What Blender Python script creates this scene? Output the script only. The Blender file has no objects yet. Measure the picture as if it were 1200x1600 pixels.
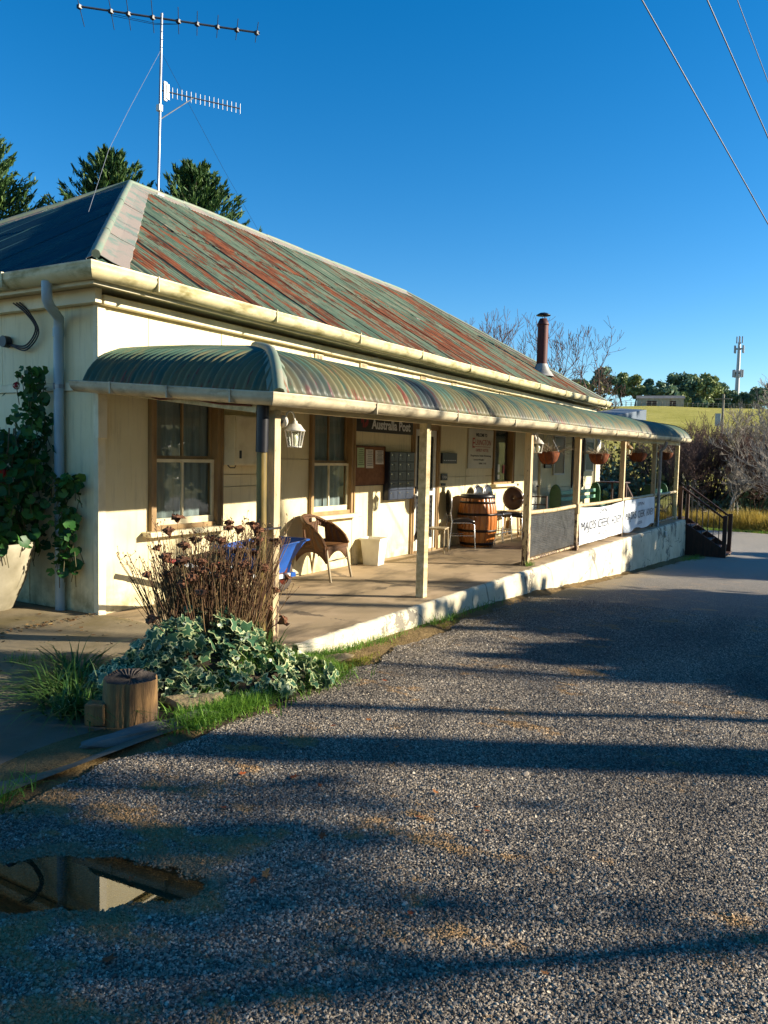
import bpy, bmesh, math, random
import numpy as np
from mathutils import Vector, Matrix
rng = np.random.default_rng(7); random.seed(7)
S = bpy.context.scene; COL = S.collection
PI = math.pi
rad = math.radians
# ------------------------------------------------------------------ camera, sky, sun, exposure
cam = bpy.data.cameras.new('camera'); camo = bpy.data.objects.new('camera', cam); COL.objects.link(camo)
cam.sensor_fit = 'HORIZONTAL'; cam.sensor_width = 36; cam.lens = 36*1233.4/1200
cam.clip_start = 0.05; cam.clip_end = 3000
def cam_axes(yaw, pitch, roll):
    f = Vector((math.cos(yaw)*math.cos(pitch), math.sin(yaw)*math.cos(pitch), math.sin(pitch)))
    r = Vector((math.sin(yaw), -math.cos(yaw), 0)); u = r.cross(f)
    return math.cos(roll)*r+math.sin(roll)*u, -math.sin(roll)*r+math.cos(roll)*u, f
_r, _u, _f = cam_axes(rad(30.188), rad(-3.976), rad(1.248))
CAM = Vector((-5.18, -6.20, 1.60))
camo.matrix_world = Matrix(((_r.x, _u.x, -_f.x, CAM.x), (_r.y, _u.y, -_f.y, CAM.y), (_r.z, _u.z, -_f.z, CAM.z), (0, 0, 0, 1)))
S.camera = camo
SUN_AZ, SUN_EL = rad(-59.7), rad(20.5)
W = bpy.data.worlds.new('World'); S.world = W; W.use_nodes = True
wn = W.node_tree.nodes; wl = W.node_tree.links; wn.clear()
sky = wn.new('ShaderNodeTexSky'); sky.sky_type = 'NISHITA'; sky.sun_disc = False
sky.sun_elevation = SUN_EL; sky.sun_rotation = rad(149.7)
sky.altitude = 700; sky.air_density = 1.0; sky.dust_density = 0.3; sky.ozone_density = 3.0
hs = wn.new('ShaderNodeHueSaturation'); hs.inputs['Saturation'].default_value = 1.38; hs.inputs['Value'].default_value = 1.08
bgn = wn.new('ShaderNodeBackground'); bgn.inputs['Strength'].default_value = 0.076
wo = wn.new('ShaderNodeOutputWorld')
wl.new(sky.outputs[0], hs.inputs['Color']); wl.new(hs.outputs[0], bgn.inputs['Color']); wl.new(bgn.outputs[0], wo.inputs[0])
sl = bpy.data.lights.new('sun', 'SUN'); sl.energy = 5.0; sl.angle = rad(0.53); sl.color = (1.0, 0.90, 0.74)
slo = bpy.data.objects.new('sun', sl); COL.objects.link(slo)
sun_dir = Vector((math.cos(SUN_AZ)*math.cos(SUN_EL), math.sin(SUN_AZ)*math.cos(SUN_EL), math.sin(SUN_EL)))
slo.rotation_euler = (-sun_dir).to_track_quat('-Z', 'Y').to_euler(); slo.location = (10, -30, 30)
S.view_settings.view_transform = 'Standard'; S.view_settings.look = 'None'
S.view_settings.gamma = 1; S.view_settings.use_curve_mapping = False
S.view_settings.exposure = 1.28
S.render.engine = 'CYCLES'
S.cycles.use_denoising = True
S.cycles.max_bounces = 6; S.cycles.transparent_max_bounces = 16

# ------------------------------------------------------------------ helpers: materials
def C(h):
    if isinstance(h, (tuple, list)): return (h[0], h[1], h[2], 1)
    h = h.lstrip('#'); v = [int(h[i:i+2], 16)/255 for i in (0, 2, 4)]
    return tuple([(x/12.92 if x <= .04045 else ((x+.055)/1.055)**2.4) for x in v]+[1])
class N:
    """small node-tree helper"""
    def __init__(s, name):
        s.m = bpy.data.materials.new(name); s.m.use_nodes = True
        s.n = s.m.node_tree.nodes; s.l = s.m.node_tree.links; s.n.clear()
        s.out = s.n.new('ShaderNodeOutputMaterial'); s.b = s.n.new('ShaderNodeBsdfPrincipled')
        s.l.new(s.b.outputs[0], s.out.inputs[0]); s.tc = s.n.new('ShaderNodeTexCoord'); s._obj = s.tc.outputs['Object']
    def put(s, sock, v):
        if hasattr(v, 'links') or hasattr(v, 'is_linked'): s.l.new(v, sock)
        else: sock.default_value = v
    def mp(s, scale=(1, 1, 1), rot=(0, 0, 0), loc=(0, 0, 0)):
        m = s.n.new('ShaderNodeMapping'); m.inputs['Scale'].default_value = scale; m.inputs['Rotation'].default_value = rot
        m.inputs['Location'].default_value = loc; s.l.new(s._obj, m.inputs[0]); return m.outputs[0]
    def noise(s, scale=5, detail=4, rough=.55, vec=None, dist=0):
        t = s.n.new('ShaderNodeTexNoise'); t.inputs['Scale'].default_value = scale; t.inputs['Detail'].default_value = detail
        t.inputs['Roughness'].default_value = rough; t.inputs['Distortion'].default_value = dist
        s.l.new(vec if vec is not None else s._obj, t.inputs['Vector']); return t.outputs['Fac']
    def voro(s, scale, vec=None, feature='F1', out='Distance', rnd=1):
        t = s.n.new('ShaderNodeTexVoronoi'); t.feature = feature; t.inputs['Scale'].default_value = scale
        t.inputs['Randomness'].default_value = rnd
        s.l.new(vec if vec is not None else s._obj, t.inputs['Vector']); return t.outputs[out]
    def ramp(s, fac, stops, interp='LINEAR'):
        r = s.n.new('ShaderNodeValToRGB'); r.color_ramp.interpolation = interp; e = r.color_ramp.elements
        while len(e) < len(stops): e.new(.5)
        for k, (p, c) in zip(e, stops): k.position = p; k.color = C(c) if not isinstance(c, (int, float)) else (c, c, c, 1)
        s.l.new(fac, r.inputs[0]); return r.outputs[0]
    def mix(s, fac, a, b, mode='MIX'):
        m = s.n.new('ShaderNodeMix'); m.data_type = 'RGBA'; m.blend_type = mode
        s.put(m.inputs[0], fac)
        for i, v in ((6, a), (7, b)): s.put(m.inputs[i], C(v) if isinstance(v, (str, tuple, list)) else v)
        return m.outputs[2]
    def math(s, op, a, b=0, clamp=False):
        m = s.n.new('ShaderNodeMath'); m.operation = op; m.use_clamp = clamp
        s.put(m.inputs[0], a); s.put(m.inputs[1], b); return m.outputs[0]
    def sep(s, v=None):
        x = s.n.new('ShaderNodeSeparateXYZ'); s.l.new(v if v is not None else s._obj, x.inputs[0]); return x.outputs
    def maprange(s, v, a, b, c=0, d=1):
        m = s.n.new('ShaderNodeMapRange'); s.put(m.inputs[0], v)
        for i, k in zip((1, 2, 3, 4), (a, b, c, d)): m.inputs[i].default_value = k
        return m.outputs[0]
    def island(s):
        g = s.n.new('ShaderNodeNewGeometry'); return g.outputs['Random Per Island']
    def objrand(s):
        g = s.n.new('ShaderNodeObjectInfo'); return g.outputs['Random']
    def bump(s, h, strength=.3, dist=.01, nrm=None):
        b = s.n.new('ShaderNodeBump'); b.inputs['Strength'].default_value = strength; b.inputs['Distance'].default_value = dist
        s.l.new(h, b.inputs['Height'])
        if nrm is not None: s.l.new(nrm, b.inputs['Normal'])
        s.l.new(b.outputs[0], s.b.inputs['Normal']); return b.outputs[0]
    def col(s, v): s.put(s.b.inputs['Base Color'], C(v) if isinstance(v, (str, tuple, list)) else v); return s
    def rough(s, v): s.put(s.b.inputs['Roughness'], v); return s
    def metal(s, v): s.b.inputs['Metallic'].default_value = v; return s
    def spec(s, v): s.b.inputs['Specular IOR Level'].default_value = v; return s
def simple(name, a, b=None, scale=6, rough=.6, metal=0, bump=0, bscale=40, stretch=(1, 1, 1), lo=.35, hi=.7, spec=.4, bdist=.004, isl=0):
    n = N(name)
    if b is None: n.col(a)
    else:
        f = n.noise(scale, 5, .6, n.mp(stretch)); c = n.mix(n.ramp(f, [(lo, 0.0), (hi, 1.0)]), a, b)
        if isl:
            c = n.mix(1.0, c, n.ramp(n.island(), [(0, 1-isl), (1, 1.0)]), 'MULTIPLY')
        n.col(c)
    n.rough(rough).metal(metal).spec(spec)
    if bump: n.bump(n.noise(bscale, 4, .6, n.mp(stretch)), bump, bdist)
    return n.m
def leafmat(name, stops, rough=.5, trans=.25, rnd='island', veins=False):
    n = N(name); fac = n.island() if rnd == 'island' else n.objrand()
    nz = n.noise(1.3, 3, .5)
    f = n.math('ADD', n.math('MULTIPLY', fac, .65), n.math('MULTIPLY', nz, .35))
    c = n.ramp(f, stops); n.col(c).rough(rough).spec(.3)
    t = n.n.new('ShaderNodeBsdfTranslucent'); n.l.new(c, t.inputs[0])
    mx = n.n.new('ShaderNodeMixShader'); mx.inputs[0].default_value = trans
    n.l.new(n.b.outputs[0], mx.inputs[1]); n.l.new(t.outputs[0], mx.inputs[2]); n.l.new(mx.outputs[0], n.out.inputs[0])
    return n.m
def glassmat(name, tint=(.9, .95, .95), f0=.06, rough=.02):
    n = N(name); n.n.remove(n.b)
    t = n.n.new('ShaderNodeBsdfTransparent'); t.inputs[0].default_value = C(tint)
    g = n.n.new('ShaderNodeBsdfGlossy'); g.inputs['Roughness'].default_value = rough
    lw = n.n.new('ShaderNodeLayerWeight'); lw.inputs[0].default_value = .5
    p = n.math('POWER', lw.outputs['Facing'], 4.0); fac = n.math('ADD', n.math('MULTIPLY', p, 1-f0), f0, True)
    if rough < .05:
        b = n.n.new('ShaderNodeBump'); b.inputs['Strength'].default_value = .06; b.inputs['Distance'].default_value = .01
        n.l.new(n.noise(3.0, 2), b.inputs['Height']); n.l.new(b.outputs[0], g.inputs['Normal'])
    mx = n.n.new('ShaderNodeMixShader'); n.l.new(fac, mx.inputs[0]); n.l.new(t.outputs[0], mx.inputs[1]); n.l.new(g.outputs[0], mx.inputs[2])
    n.l.new(mx.outputs[0], n.out.inputs[0]); return n.m

def cream_mat(name, base, base2, moss=True):
    n = N(name)
    patch = n.ramp(n.noise(1.7, 5, .6), [(.3, 0.0), (.75, 1.0)])
    c = n.mix(patch, base, base2)
    streak = n.ramp(n.noise(3.0, 5, .65, n.mp((6, 6, .5))), [(.52, 0.0), (.8, 1.0)])
    c = n.mix(n.math('MULTIPLY', streak, .42), c, '#7d7152')
    c = n.mix(n.math('MULTIPLY', n.math('SUBTRACT', n.objrand(), .5), .12), c, '#a08f62')
    z = n.sep()[2]
    low = n.maprange(z, 0.0, .55, 1, 0)
    dirt = n.math('MULTIPLY', low, n.ramp(n.noise(5, 5, .65), [(.38, 0.0), (.65, 1.0)]))
    c = n.mix(n.math('MULTIPLY', dirt, .75), c, '#6d6238')
    chip = n.ramp(n.noise(9, 6, .75), [(.675, 0.0), (.70, 1.0)])
    chip = n.math('MULTIPLY', chip, n.maprange(z, .9, .05, .15, 1))
    c = n.mix(chip, c, '#7a4a38')
    speck = n.ramp(n.noise(38, 3, .7), [(.74, 0.0), (.77, 1.0)])
    c = n.mix(n.math('MULTIPLY', speck, .6), c, '#4a4030')
    n.col(c).rough(.55).spec(.35)
    n.bump(n.noise(22, 5, .65), .12, .006)
    return n.m
PUD = np.array([-3.27, -3.66])
MAT = {}
MAT['cream'] = cream_mat('cream_paint', '#e9dcb2', '#dccb9a')
MAT['cream2'] = simple('cream_trim_paint', '#e6d9b4', '#c4b488', 4, .5, 0, .1, 30, (1, 1, 1), .45, .8)
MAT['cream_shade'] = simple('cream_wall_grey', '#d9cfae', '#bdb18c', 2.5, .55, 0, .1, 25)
MAT['pale_door'] = simple('pale_door_paint', '#cfd0c4', '#b5b5a6', 3, .45, 0, .05, 30)
MAT['tan'] = simple('tan_window_paint', '#a98a5c', '#7d6240', 5, .5, 0, .15, 30, (1, 1, .3))
def post_mat():
    n = N('worn_post_paint'); z = n.sep()[2]
    g = n.noise(4, 6, .65, n.mp((9, 9, 1.2)))
    c = n.mix(n.ramp(g, [(.35, 0.0), (.7, 1.0)]), '#cbb58a', '#a58f66')
    wear = n.ramp(n.math('ADD', n.noise(6, 6, .7, n.mp((4, 4, 1.2))), n.maprange(z, .0, 1.1, .13, -.04)), [(.575, 0.0), (.62, 1.0)])
    c = n.mix(wear, c, '#4b3220'); n.col(c).rough(.65); n.bump(g, .25, .004); return n.m
MAT['post'] = post_mat()
MAT['beam'] = simple('beam_paint', '#dcca9c', '#ab9768', 4, .55, 0, .15, 30, (.6, 4, 4))
def gutter_mat(name, a, b, stain):
    n = N(name); g = n.noise(2.2, 5, .65, n.mp((1, 1, 3)))
    c = n.mix(n.ramp(n.noise(7, 5, .6), [(.3, 0.0), (.8, 1.0)]), a, b)
    c = n.mix(n.math('MULTIPLY', n.ramp(g, [(.5, 0.0), (.66, 1.0)]), .8), c, stain)
    n.col(c).rough(.5); n.bump(n.noise(30, 4), .1, .004); return n.m
MAT['gutter'] = gutter_mat('gutter_cream', '#d8cda2', '#bfb180', '#766c30')
MAT['vgutter'] = gutter_mat('gutter_weathered', '#c9bd9c', '#a3957a', '#5e5644')
def roof_mat(name):
    """weathered green corrugated iron; rust, bare metal and dirt run down the slope; rib shade is painted into the valleys"""
    n = N(name); r = n.objrand()
    def vec(sx, sy, seed):
        v1 = n.mp((sx, sy, 1)); off = n.n.new('ShaderNodeVectorMath'); off.operation = 'ADD'; n.l.new(v1, off.inputs[0])
        cx = n.n.new('ShaderNodeCombineXYZ'); n.l.new(n.math('MULTIPLY', r, 3.0), cx.inputs[1]); cx.inputs[2].default_value = seed; n.l.new(cx.outputs[0], off.inputs[1]); return off.outputs[0]
    fine = n.noise(1.0, 8, .78, vec(15, 1.1, 1)); mid_ = n.noise(1.0, 8, .72, vec(3.6, .42, 5)); big = n.noise(.55, 4, .6)
    c = n.mix(n.ramp(n.noise(1.0, 6, .7, vec(4, .7, 9)), [(.38, 0.0), (.62, 1.0)]), '#3f5648', '#66725f')
    c = n.mix(n.math('MULTIPLY', n.ramp(fine, [(.55, 0.0), (.61, 1.0)]), .6), c, '#a08c76')
    sh = n.math('MULTIPLY', n.math('SUBTRACT', r, .5), .13)
    rf = n.math('ADD', n.math('ADD', mid_, n.math('MULTIPLY', n.math('SUBTRACT', fine, .5), .95)), n.math('ADD', n.math('MULTIPLY', n.math('SUBTRACT', big, .5), .5), sh))
    ru = n.ramp(rf, [(.50, 0.0), (.545, 1.0)])
    rc = n.mix(n.ramp(n.noise(1.0, 7, .7, vec(8, 1.2, 13)), [(.36, 0.0), (.6, 1.0)]), '#804a30', '#43261b')
    c = n.mix(ru, c, rc)
    c = n.mix(n.math('MULTIPLY', n.ramp(n.noise(1.0, 8, .8, vec(20, 2.2, 21)), [(.57, 0.0), (.64, 1.0)]), .75), c, '#2a211b')
    valley_shade = n.ramp(n.math('COSINE', n.math('MULTIPLY', n.sep()[0], 2*PI/.076)), [(.0, 1.0), (.55, 0.0)])  # rib shade painted into the corrugation valleys, along with some grime
    c = n.mix(n.math('MULTIPLY', n.math('MULTIPLY', valley_shade, n.ramp(n.noise(1.0, 5, .6, vec(5, .8, 31)), [(.3, .35), (.6, 1.0)])), .6), c, '#2c231c')
    wh = n.ramp(n.math('ADD', n.noise(1.0, 6, .65, vec(3.4, .6, 3)), n.math('MULTIPLY', n.math('SUBTRACT', fine, .5), .25)), [(.72, 0.0), (.735, 1.0)])
    c = n.mix(wh, c, '#b4b2aa')
    n.col(c).rough(n.ramp(ru, [(0, .6), (1, .9)])).spec(.2); n.bump(n.noise(50, 4, .75), .3, .004); return n.m
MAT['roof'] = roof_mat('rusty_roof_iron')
MAT['roof_end'] = simple('roof_iron_sky_tinted', '#20363f', '#35534f', 1.2, .22, 0, .12, 20, (.3, 2.5, 1), .4, .75)  # same green iron; sky reflection and shade put into a darker, bluer base
def vroof_mat(name, st):
    n = N(name); vv = n.mp(st); z = n.sep()[2]; r = n.objrand()
    c = n.mix(n.ramp(n.noise(1.2, 5, .6), [(.35, 0.0), (.7, 1.0)]), '#375040', '#4d6655')
    low = n.maprange(z, 2.7, 2.2, 0, 1)
    li = n.ramp(n.math('ADD', n.noise(1.4, 5, .6, vv), n.math('MULTIPLY', low, .2)), [(.56, 0.0), (.70, 1.0)])
    c = n.mix(n.math('MULTIPLY', li, .85), c, n.mix(n.noise(.8, 3), '#6a5f35', '#7d7250'))
    ru = n.ramp(n.math('ADD', n.noise(2.6, 6, .7, vv), n.math('MULTIPLY', low, .12)), [(.68, 0.0), (.73, 1.0)])
    c = n.mix(ru, c, '#7a4030')
    bl = n.ramp(n.math('ADD', n.noise(.6, 4, .6, n.mp((1.2, 1, 1))), n.math('MULTIPLY', low, .1)), [(.62, 0.0), (.74, 1.0)])
    c = n.mix(n.math('MULTIPLY', bl, .85), c, '#2c3a40')
    n.col(c).rough(.5).spec(.3); n.bump(n.noise(35, 4, .7), .12, .003); return n.m
MAT['vroof'] = vroof_mat('green_bullnose_iron', (9, .8, .8))
MAT['vroof_end'] = vroof_mat('green_bullnose_iron_end', (.8, 9, .8))
MAT['cap'] = simple('ridge_cap_flaking_paint', '#857a70', '#64756a', 3.2, .7, 0, .35, 22, (1, 1, 1), .50, .62, bdist=.01)
MAT['cap_green'] = simple('ridge_roll_green', '#687f6b', '#85806f', 4, .6, 0, .2, 25)
def floor_mat():
    n = N('veranda_concrete')
    c = n.mix(n.ramp(n.noise(1.3, 6, .62), [(.3, 0.0), (.7, 1.0)]), '#b59c7b', '#94805f')
    c = n.mix(n.ramp(n.noise(.9, 5, .6, n.mp((1, 2.2, 1))), [(.50, 0.0), (.66, 1.0)]), c, '#66573f')
    cr = n.voro(.45, n.mp((1, 1, 1)), 'DISTANCE_TO_EDGE'); wob = n.noise(3, 6, .7)
    cr2 = n.ramp(n.math('ADD', cr, n.math('MULTIPLY', n.math('SUBTRACT', wob, .5), .22)), [(.003, 1.0), (.010, 0.0)])
    c = n.mix(n.math('MULTIPLY', cr2, .7), c, '#3a3226')
    st = n.ramp(n.noise(2.0, 3, .5), [(.70, 0.0), (.72, 1.0)]); c = n.mix(n.math('MULTIPLY', st, .6), c, '#5a4432')
    n.col(c).rough(.75); n.bump(n.noise(28, 6, .7), .35, .008); return n.m
MAT['floor'] = floor_mat()
def plinth_mat():
    n = N('peeling_white_render'); z = n.sep()[2]; x = n.sep()[0]
    c = n.mix(n.ramp(n.noise(2.2, 6, .6), [(.3, 0.0), (.7, 1.0)]), '#ddd2b4', '#bfb292')
    pe = n.noise(1.5, 8, .72, n.mp((1, 1, 1.1), loc=(4.4, 0, 1.3)))
    peel = n.ramp(n.math('ADD', pe, n.maprange(x, 9, 16, 0, .05)), [(.60, 0.0), (.615, 1.0)])
    c = n.mix(peel, c, n.mix(n.noise(6, 4), '#8d8674', '#716a5c'))
    ch = n.ramp(n.noise(14, 8, .8), [(.60, 0.0), (.64, 1.0)]); c = n.mix(n.math('MULTIPLY', ch, .8), c, '#8a7f66')
    cr = n.ramp(n.math('ADD', n.voro(1.3, None, 'DISTANCE_TO_EDGE'), n.math('MULTIPLY', n.math('SUBTRACT', n.noise(6, 4), .5), .08)), [(.004, 1.0), (.01, 0.0)])
    c = n.mix(n.math('MULTIPLY', cr, .6), c, '#4c4436')
    g = n.ramp(n.math('ADD', n.noise(3, 5, .65, n.mp((3, 3, .6))), 0), [(.56, 0.0), (.75, 1.0)]); c = n.mix(n.math('MULTIPLY', g, .5), c, '#8c8a80')
    n.col(c).rough(.8); h = n.math('SUBTRACT', n.noise(9, 6, .7), n.math('MULTIPLY', peel, .6)); n.bump(h, .5, .02); return n.m
MAT['plinth'] = plinth_mat()
def gravel_mat(name, stone=True):
    n = N(name)
    if stone:
        c = n.ramp(n.island(), [(0, '#443e37'), (.3, '#746a5c'), (.7, '#9f927f'), (.93, '#beb09a'), (1, '#d6c9b2')])
    else:
        v = n.voro(92, None, 'F1', 'Distance', 1); cc = n.voro(92, None, 'F1', 'Color', 1)
        g = n.ramp(n.sep(cc)[0], [(0, '#453f38'), (.45, '#837867'), (.8, '#b0a38d'), (1, '#d0c3ab')])
        gap = n.ramp(v, [(.30, 0.0), (.62, 1.0)])
        c = n.mix(gap, g, '#33302d')
        h = n.math('MULTIPLY', n.math('SUBTRACT', 1, v), 1)
        n.bump(h, .9, .012)
    w = n.ramp(n.noise(.8, 5, .6, n.mp((.45, 1.3, 1))), [(.42, 0.0), (.66, 1.0)])
    c = n.mix(n.math('MULTIPLY', w, .55), c, '#3b3733')
    x, y, z = n.sep()
    nearleft = n.math('MULTIPLY', n.maprange(x, -1.6, -2.8, 0, 1), n.maprange(y, -5.6, -4.2, 0, 1))
    sand = n.ramp(n.math('ADD', n.noise(1.9, 6, .7, n.mp((1.6, 1, 1))), n.math('MULTIPLY', nearleft, .1)), [(.585, 0.0), (.66, 1.0)])
    c = n.mix(n.math('MULTIPLY', sand, .8), c, '#a07c4c')
    ang = rad(-57); pu = n.math('ADD', n.math('MULTIPLY', n.math('SUBTRACT', x, float(PUD[0])), math.cos(ang)), n.math('MULTIPLY', n.math('SUBTRACT', y, float(PUD[1])), math.sin(ang))); pv = n.math('ADD', n.math('MULTIPLY', n.math('SUBTRACT', x, float(PUD[0])), -math.sin(ang)), n.math('MULTIPLY', n.math('SUBTRACT', y, float(PUD[1])), math.cos(ang)))
    pd_ = n.math('ADD', n.math('POWER', n.math('MULTIPLY', pu, 1/.74), 2.0), n.math('POWER', n.math('MULTIPLY', pv, 1/.29), 2.0))
    wet = n.ramp(n.math('ADD', pd_, n.math('MULTIPLY', n.math('SUBTRACT', n.noise(5, 6, .7), .5), 1.6)), [(.75, 1.0), (1.25 if False else .98, 0.0)])
    c = n.mix(n.math('MULTIPLY', wet, .8), c, n.mix(n.noise(30, 5, .7), '#6a5a44', '#9a8460'))
    if not stone:
        edge = n.maprange(n.math('ADD', y, n.math('MULTIPLY', n.noise(1.4, 5, .6), .9)), -2.75, -2.35, 0, 1)
        edge = n.math('MULTIPLY', edge, n.maprange(x, 0, 1.2, 0, 1)); edge = n.math('MULTIPLY', edge, n.maprange(x, 16, 20, 1, 0))
        c = n.mix(n.math('MULTIPLY', edge, .9), c, n.mix(n.noise(9, 5, .65), '#6b5a34', '#8a744a'))
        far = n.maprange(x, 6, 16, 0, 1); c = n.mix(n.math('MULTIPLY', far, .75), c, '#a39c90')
    n.col(c).rough(.7).spec(.35)
    return n.m
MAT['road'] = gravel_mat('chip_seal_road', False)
MAT['stone'] = gravel_mat('loose_road_chips', True)
def ground_mat():
    n = N('ground_soil_grass'); x, y, z = n.sep()
    soil = n.mix(n.ramp(n.noise(3, 6, .65), [(.35, 0.0), (.7, 1.0)]), '#6d5a3c', '#937c54')
    grass = n.mix(n.ramp(n.noise(.12, 6, .65), [(.35, 0.0), (.68, 1.0)]), '#9c9440', '#b5a858')
    grass = n.mix(n.ramp(n.noise(.9, 6, .75, n.mp((1, 3, 1))), [(.48, 0.0), (.72, 1.0)]), grass, '#77782f')
    grass = n.mix(n.ramp(n.noise(.35, 5, .7), [(.55, 0.0), (.7, 1.0)]), grass, '#b3a860')
    far = n.maprange(n.math('ADD', x, n.math('MULTIPLY', n.noise(.6, 4), 6)), 32, 37, 0, 1)
    n.col(n.mix(far, soil, grass)).rough(.9).spec(.1)
    n.bump(n.noise(2.5, 8, .75), .8, .25); return n.m
MAT['ground'] = ground_mat()
def apron_mat():
    n = N('stained_concrete_apron')
    c = n.mix(n.ramp(n.noise(1.2, 6, .6), [(.3, 0.0), (.7, 1.0)]), '#8c7c5e', '#6a5e45')
    m = n.ramp(n.noise(.9, 5, .62, n.mp((1, 1.6, 1))), [(.46, 0.0), (.62, 1.0)]); c = n.mix(n.math('MULTIPLY', m, .8), c, '#5e5128')
    d = n.ramp(n.noise(2.2, 6, .65), [(.56, 0.0), (.7, 1.0)]); c = n.mix(n.math('MULTIPLY', d, .7), c, '#352c20')
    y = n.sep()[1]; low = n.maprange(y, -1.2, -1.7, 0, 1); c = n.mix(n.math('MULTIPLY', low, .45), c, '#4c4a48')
    sp = n.ramp(n.noise(30, 4, .7), [(.66, 0.0), (.70, 1.0)]); c = n.mix(n.math('MULTIPLY', sp, .6), c, '#2c261c')
    n.col(c).rough(.8); n.bump(n.noise(18, 7, .7), .4, .012); return n.m
MAT['apron'] = apron_mat()
MAT['mud'] = simple('puddle_mud', '#5a4a30', '#7d6a45', 4, .5, 0, .3, 25)
MAT['white'] = simple('white_paint', '#e4e2d8', '#c9c6b6', 5, .45, 0, .05, 30)
MAT['black'] = simple('black_paint', '#15161b', '#22232a', 6, .4)
MAT['dark_blue'] = simple('dark_navy_box', '#10131f', '#1a1f30', 6, .35)
MAT['pipe_blue'] = simple('pale_blue_pipe', '#9fb2b8', '#8da3a8', 3, .4, 0, .03, 20)
MAT['yellow_pipe'] = simple('mossy_yellow_pipe', '#8e7436', '#4c4420', 4, .55, 0, .2, 25, (2, 2, .5), .35, .65)
MAT['steel'] = simple('galvanised_steel', '#9da0a2', '#7c7f82', 8, .4, .7)
MAT['chrome'] = simple('chrome_tube', '#c8c8c8', '#b0b0b0', 8, .22, .9)
MAT['darkwood'] = simple('dark_stair_timber', '#4a2d1f', '#2b1a12', 5, .6, 0, .3, 20, (3, 3, .6))
MAT['void'] = simple('dark_interior', '#0b0a09')
MAT['glass'] = glassmat('window_glass')
MAT['pane_clear'] = glassmat('clear_screen', (.72, .80, .78), .05)
MAT['curtain'] = simple('pale_curtain', '#8a938f', '#6c7674', 5, .8, 0, .2, 12, (5, 1, .3))
MAT['rusty'] = simple('rusted_flue', '#5b2b24', '#3b2422', 4, .6, .2, .2, 20, (2, 2, .5))
MAT['flash'] = simple('lead_flashing', '#a9a59b', '#7c7a72', 6, .5, .3)
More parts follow.
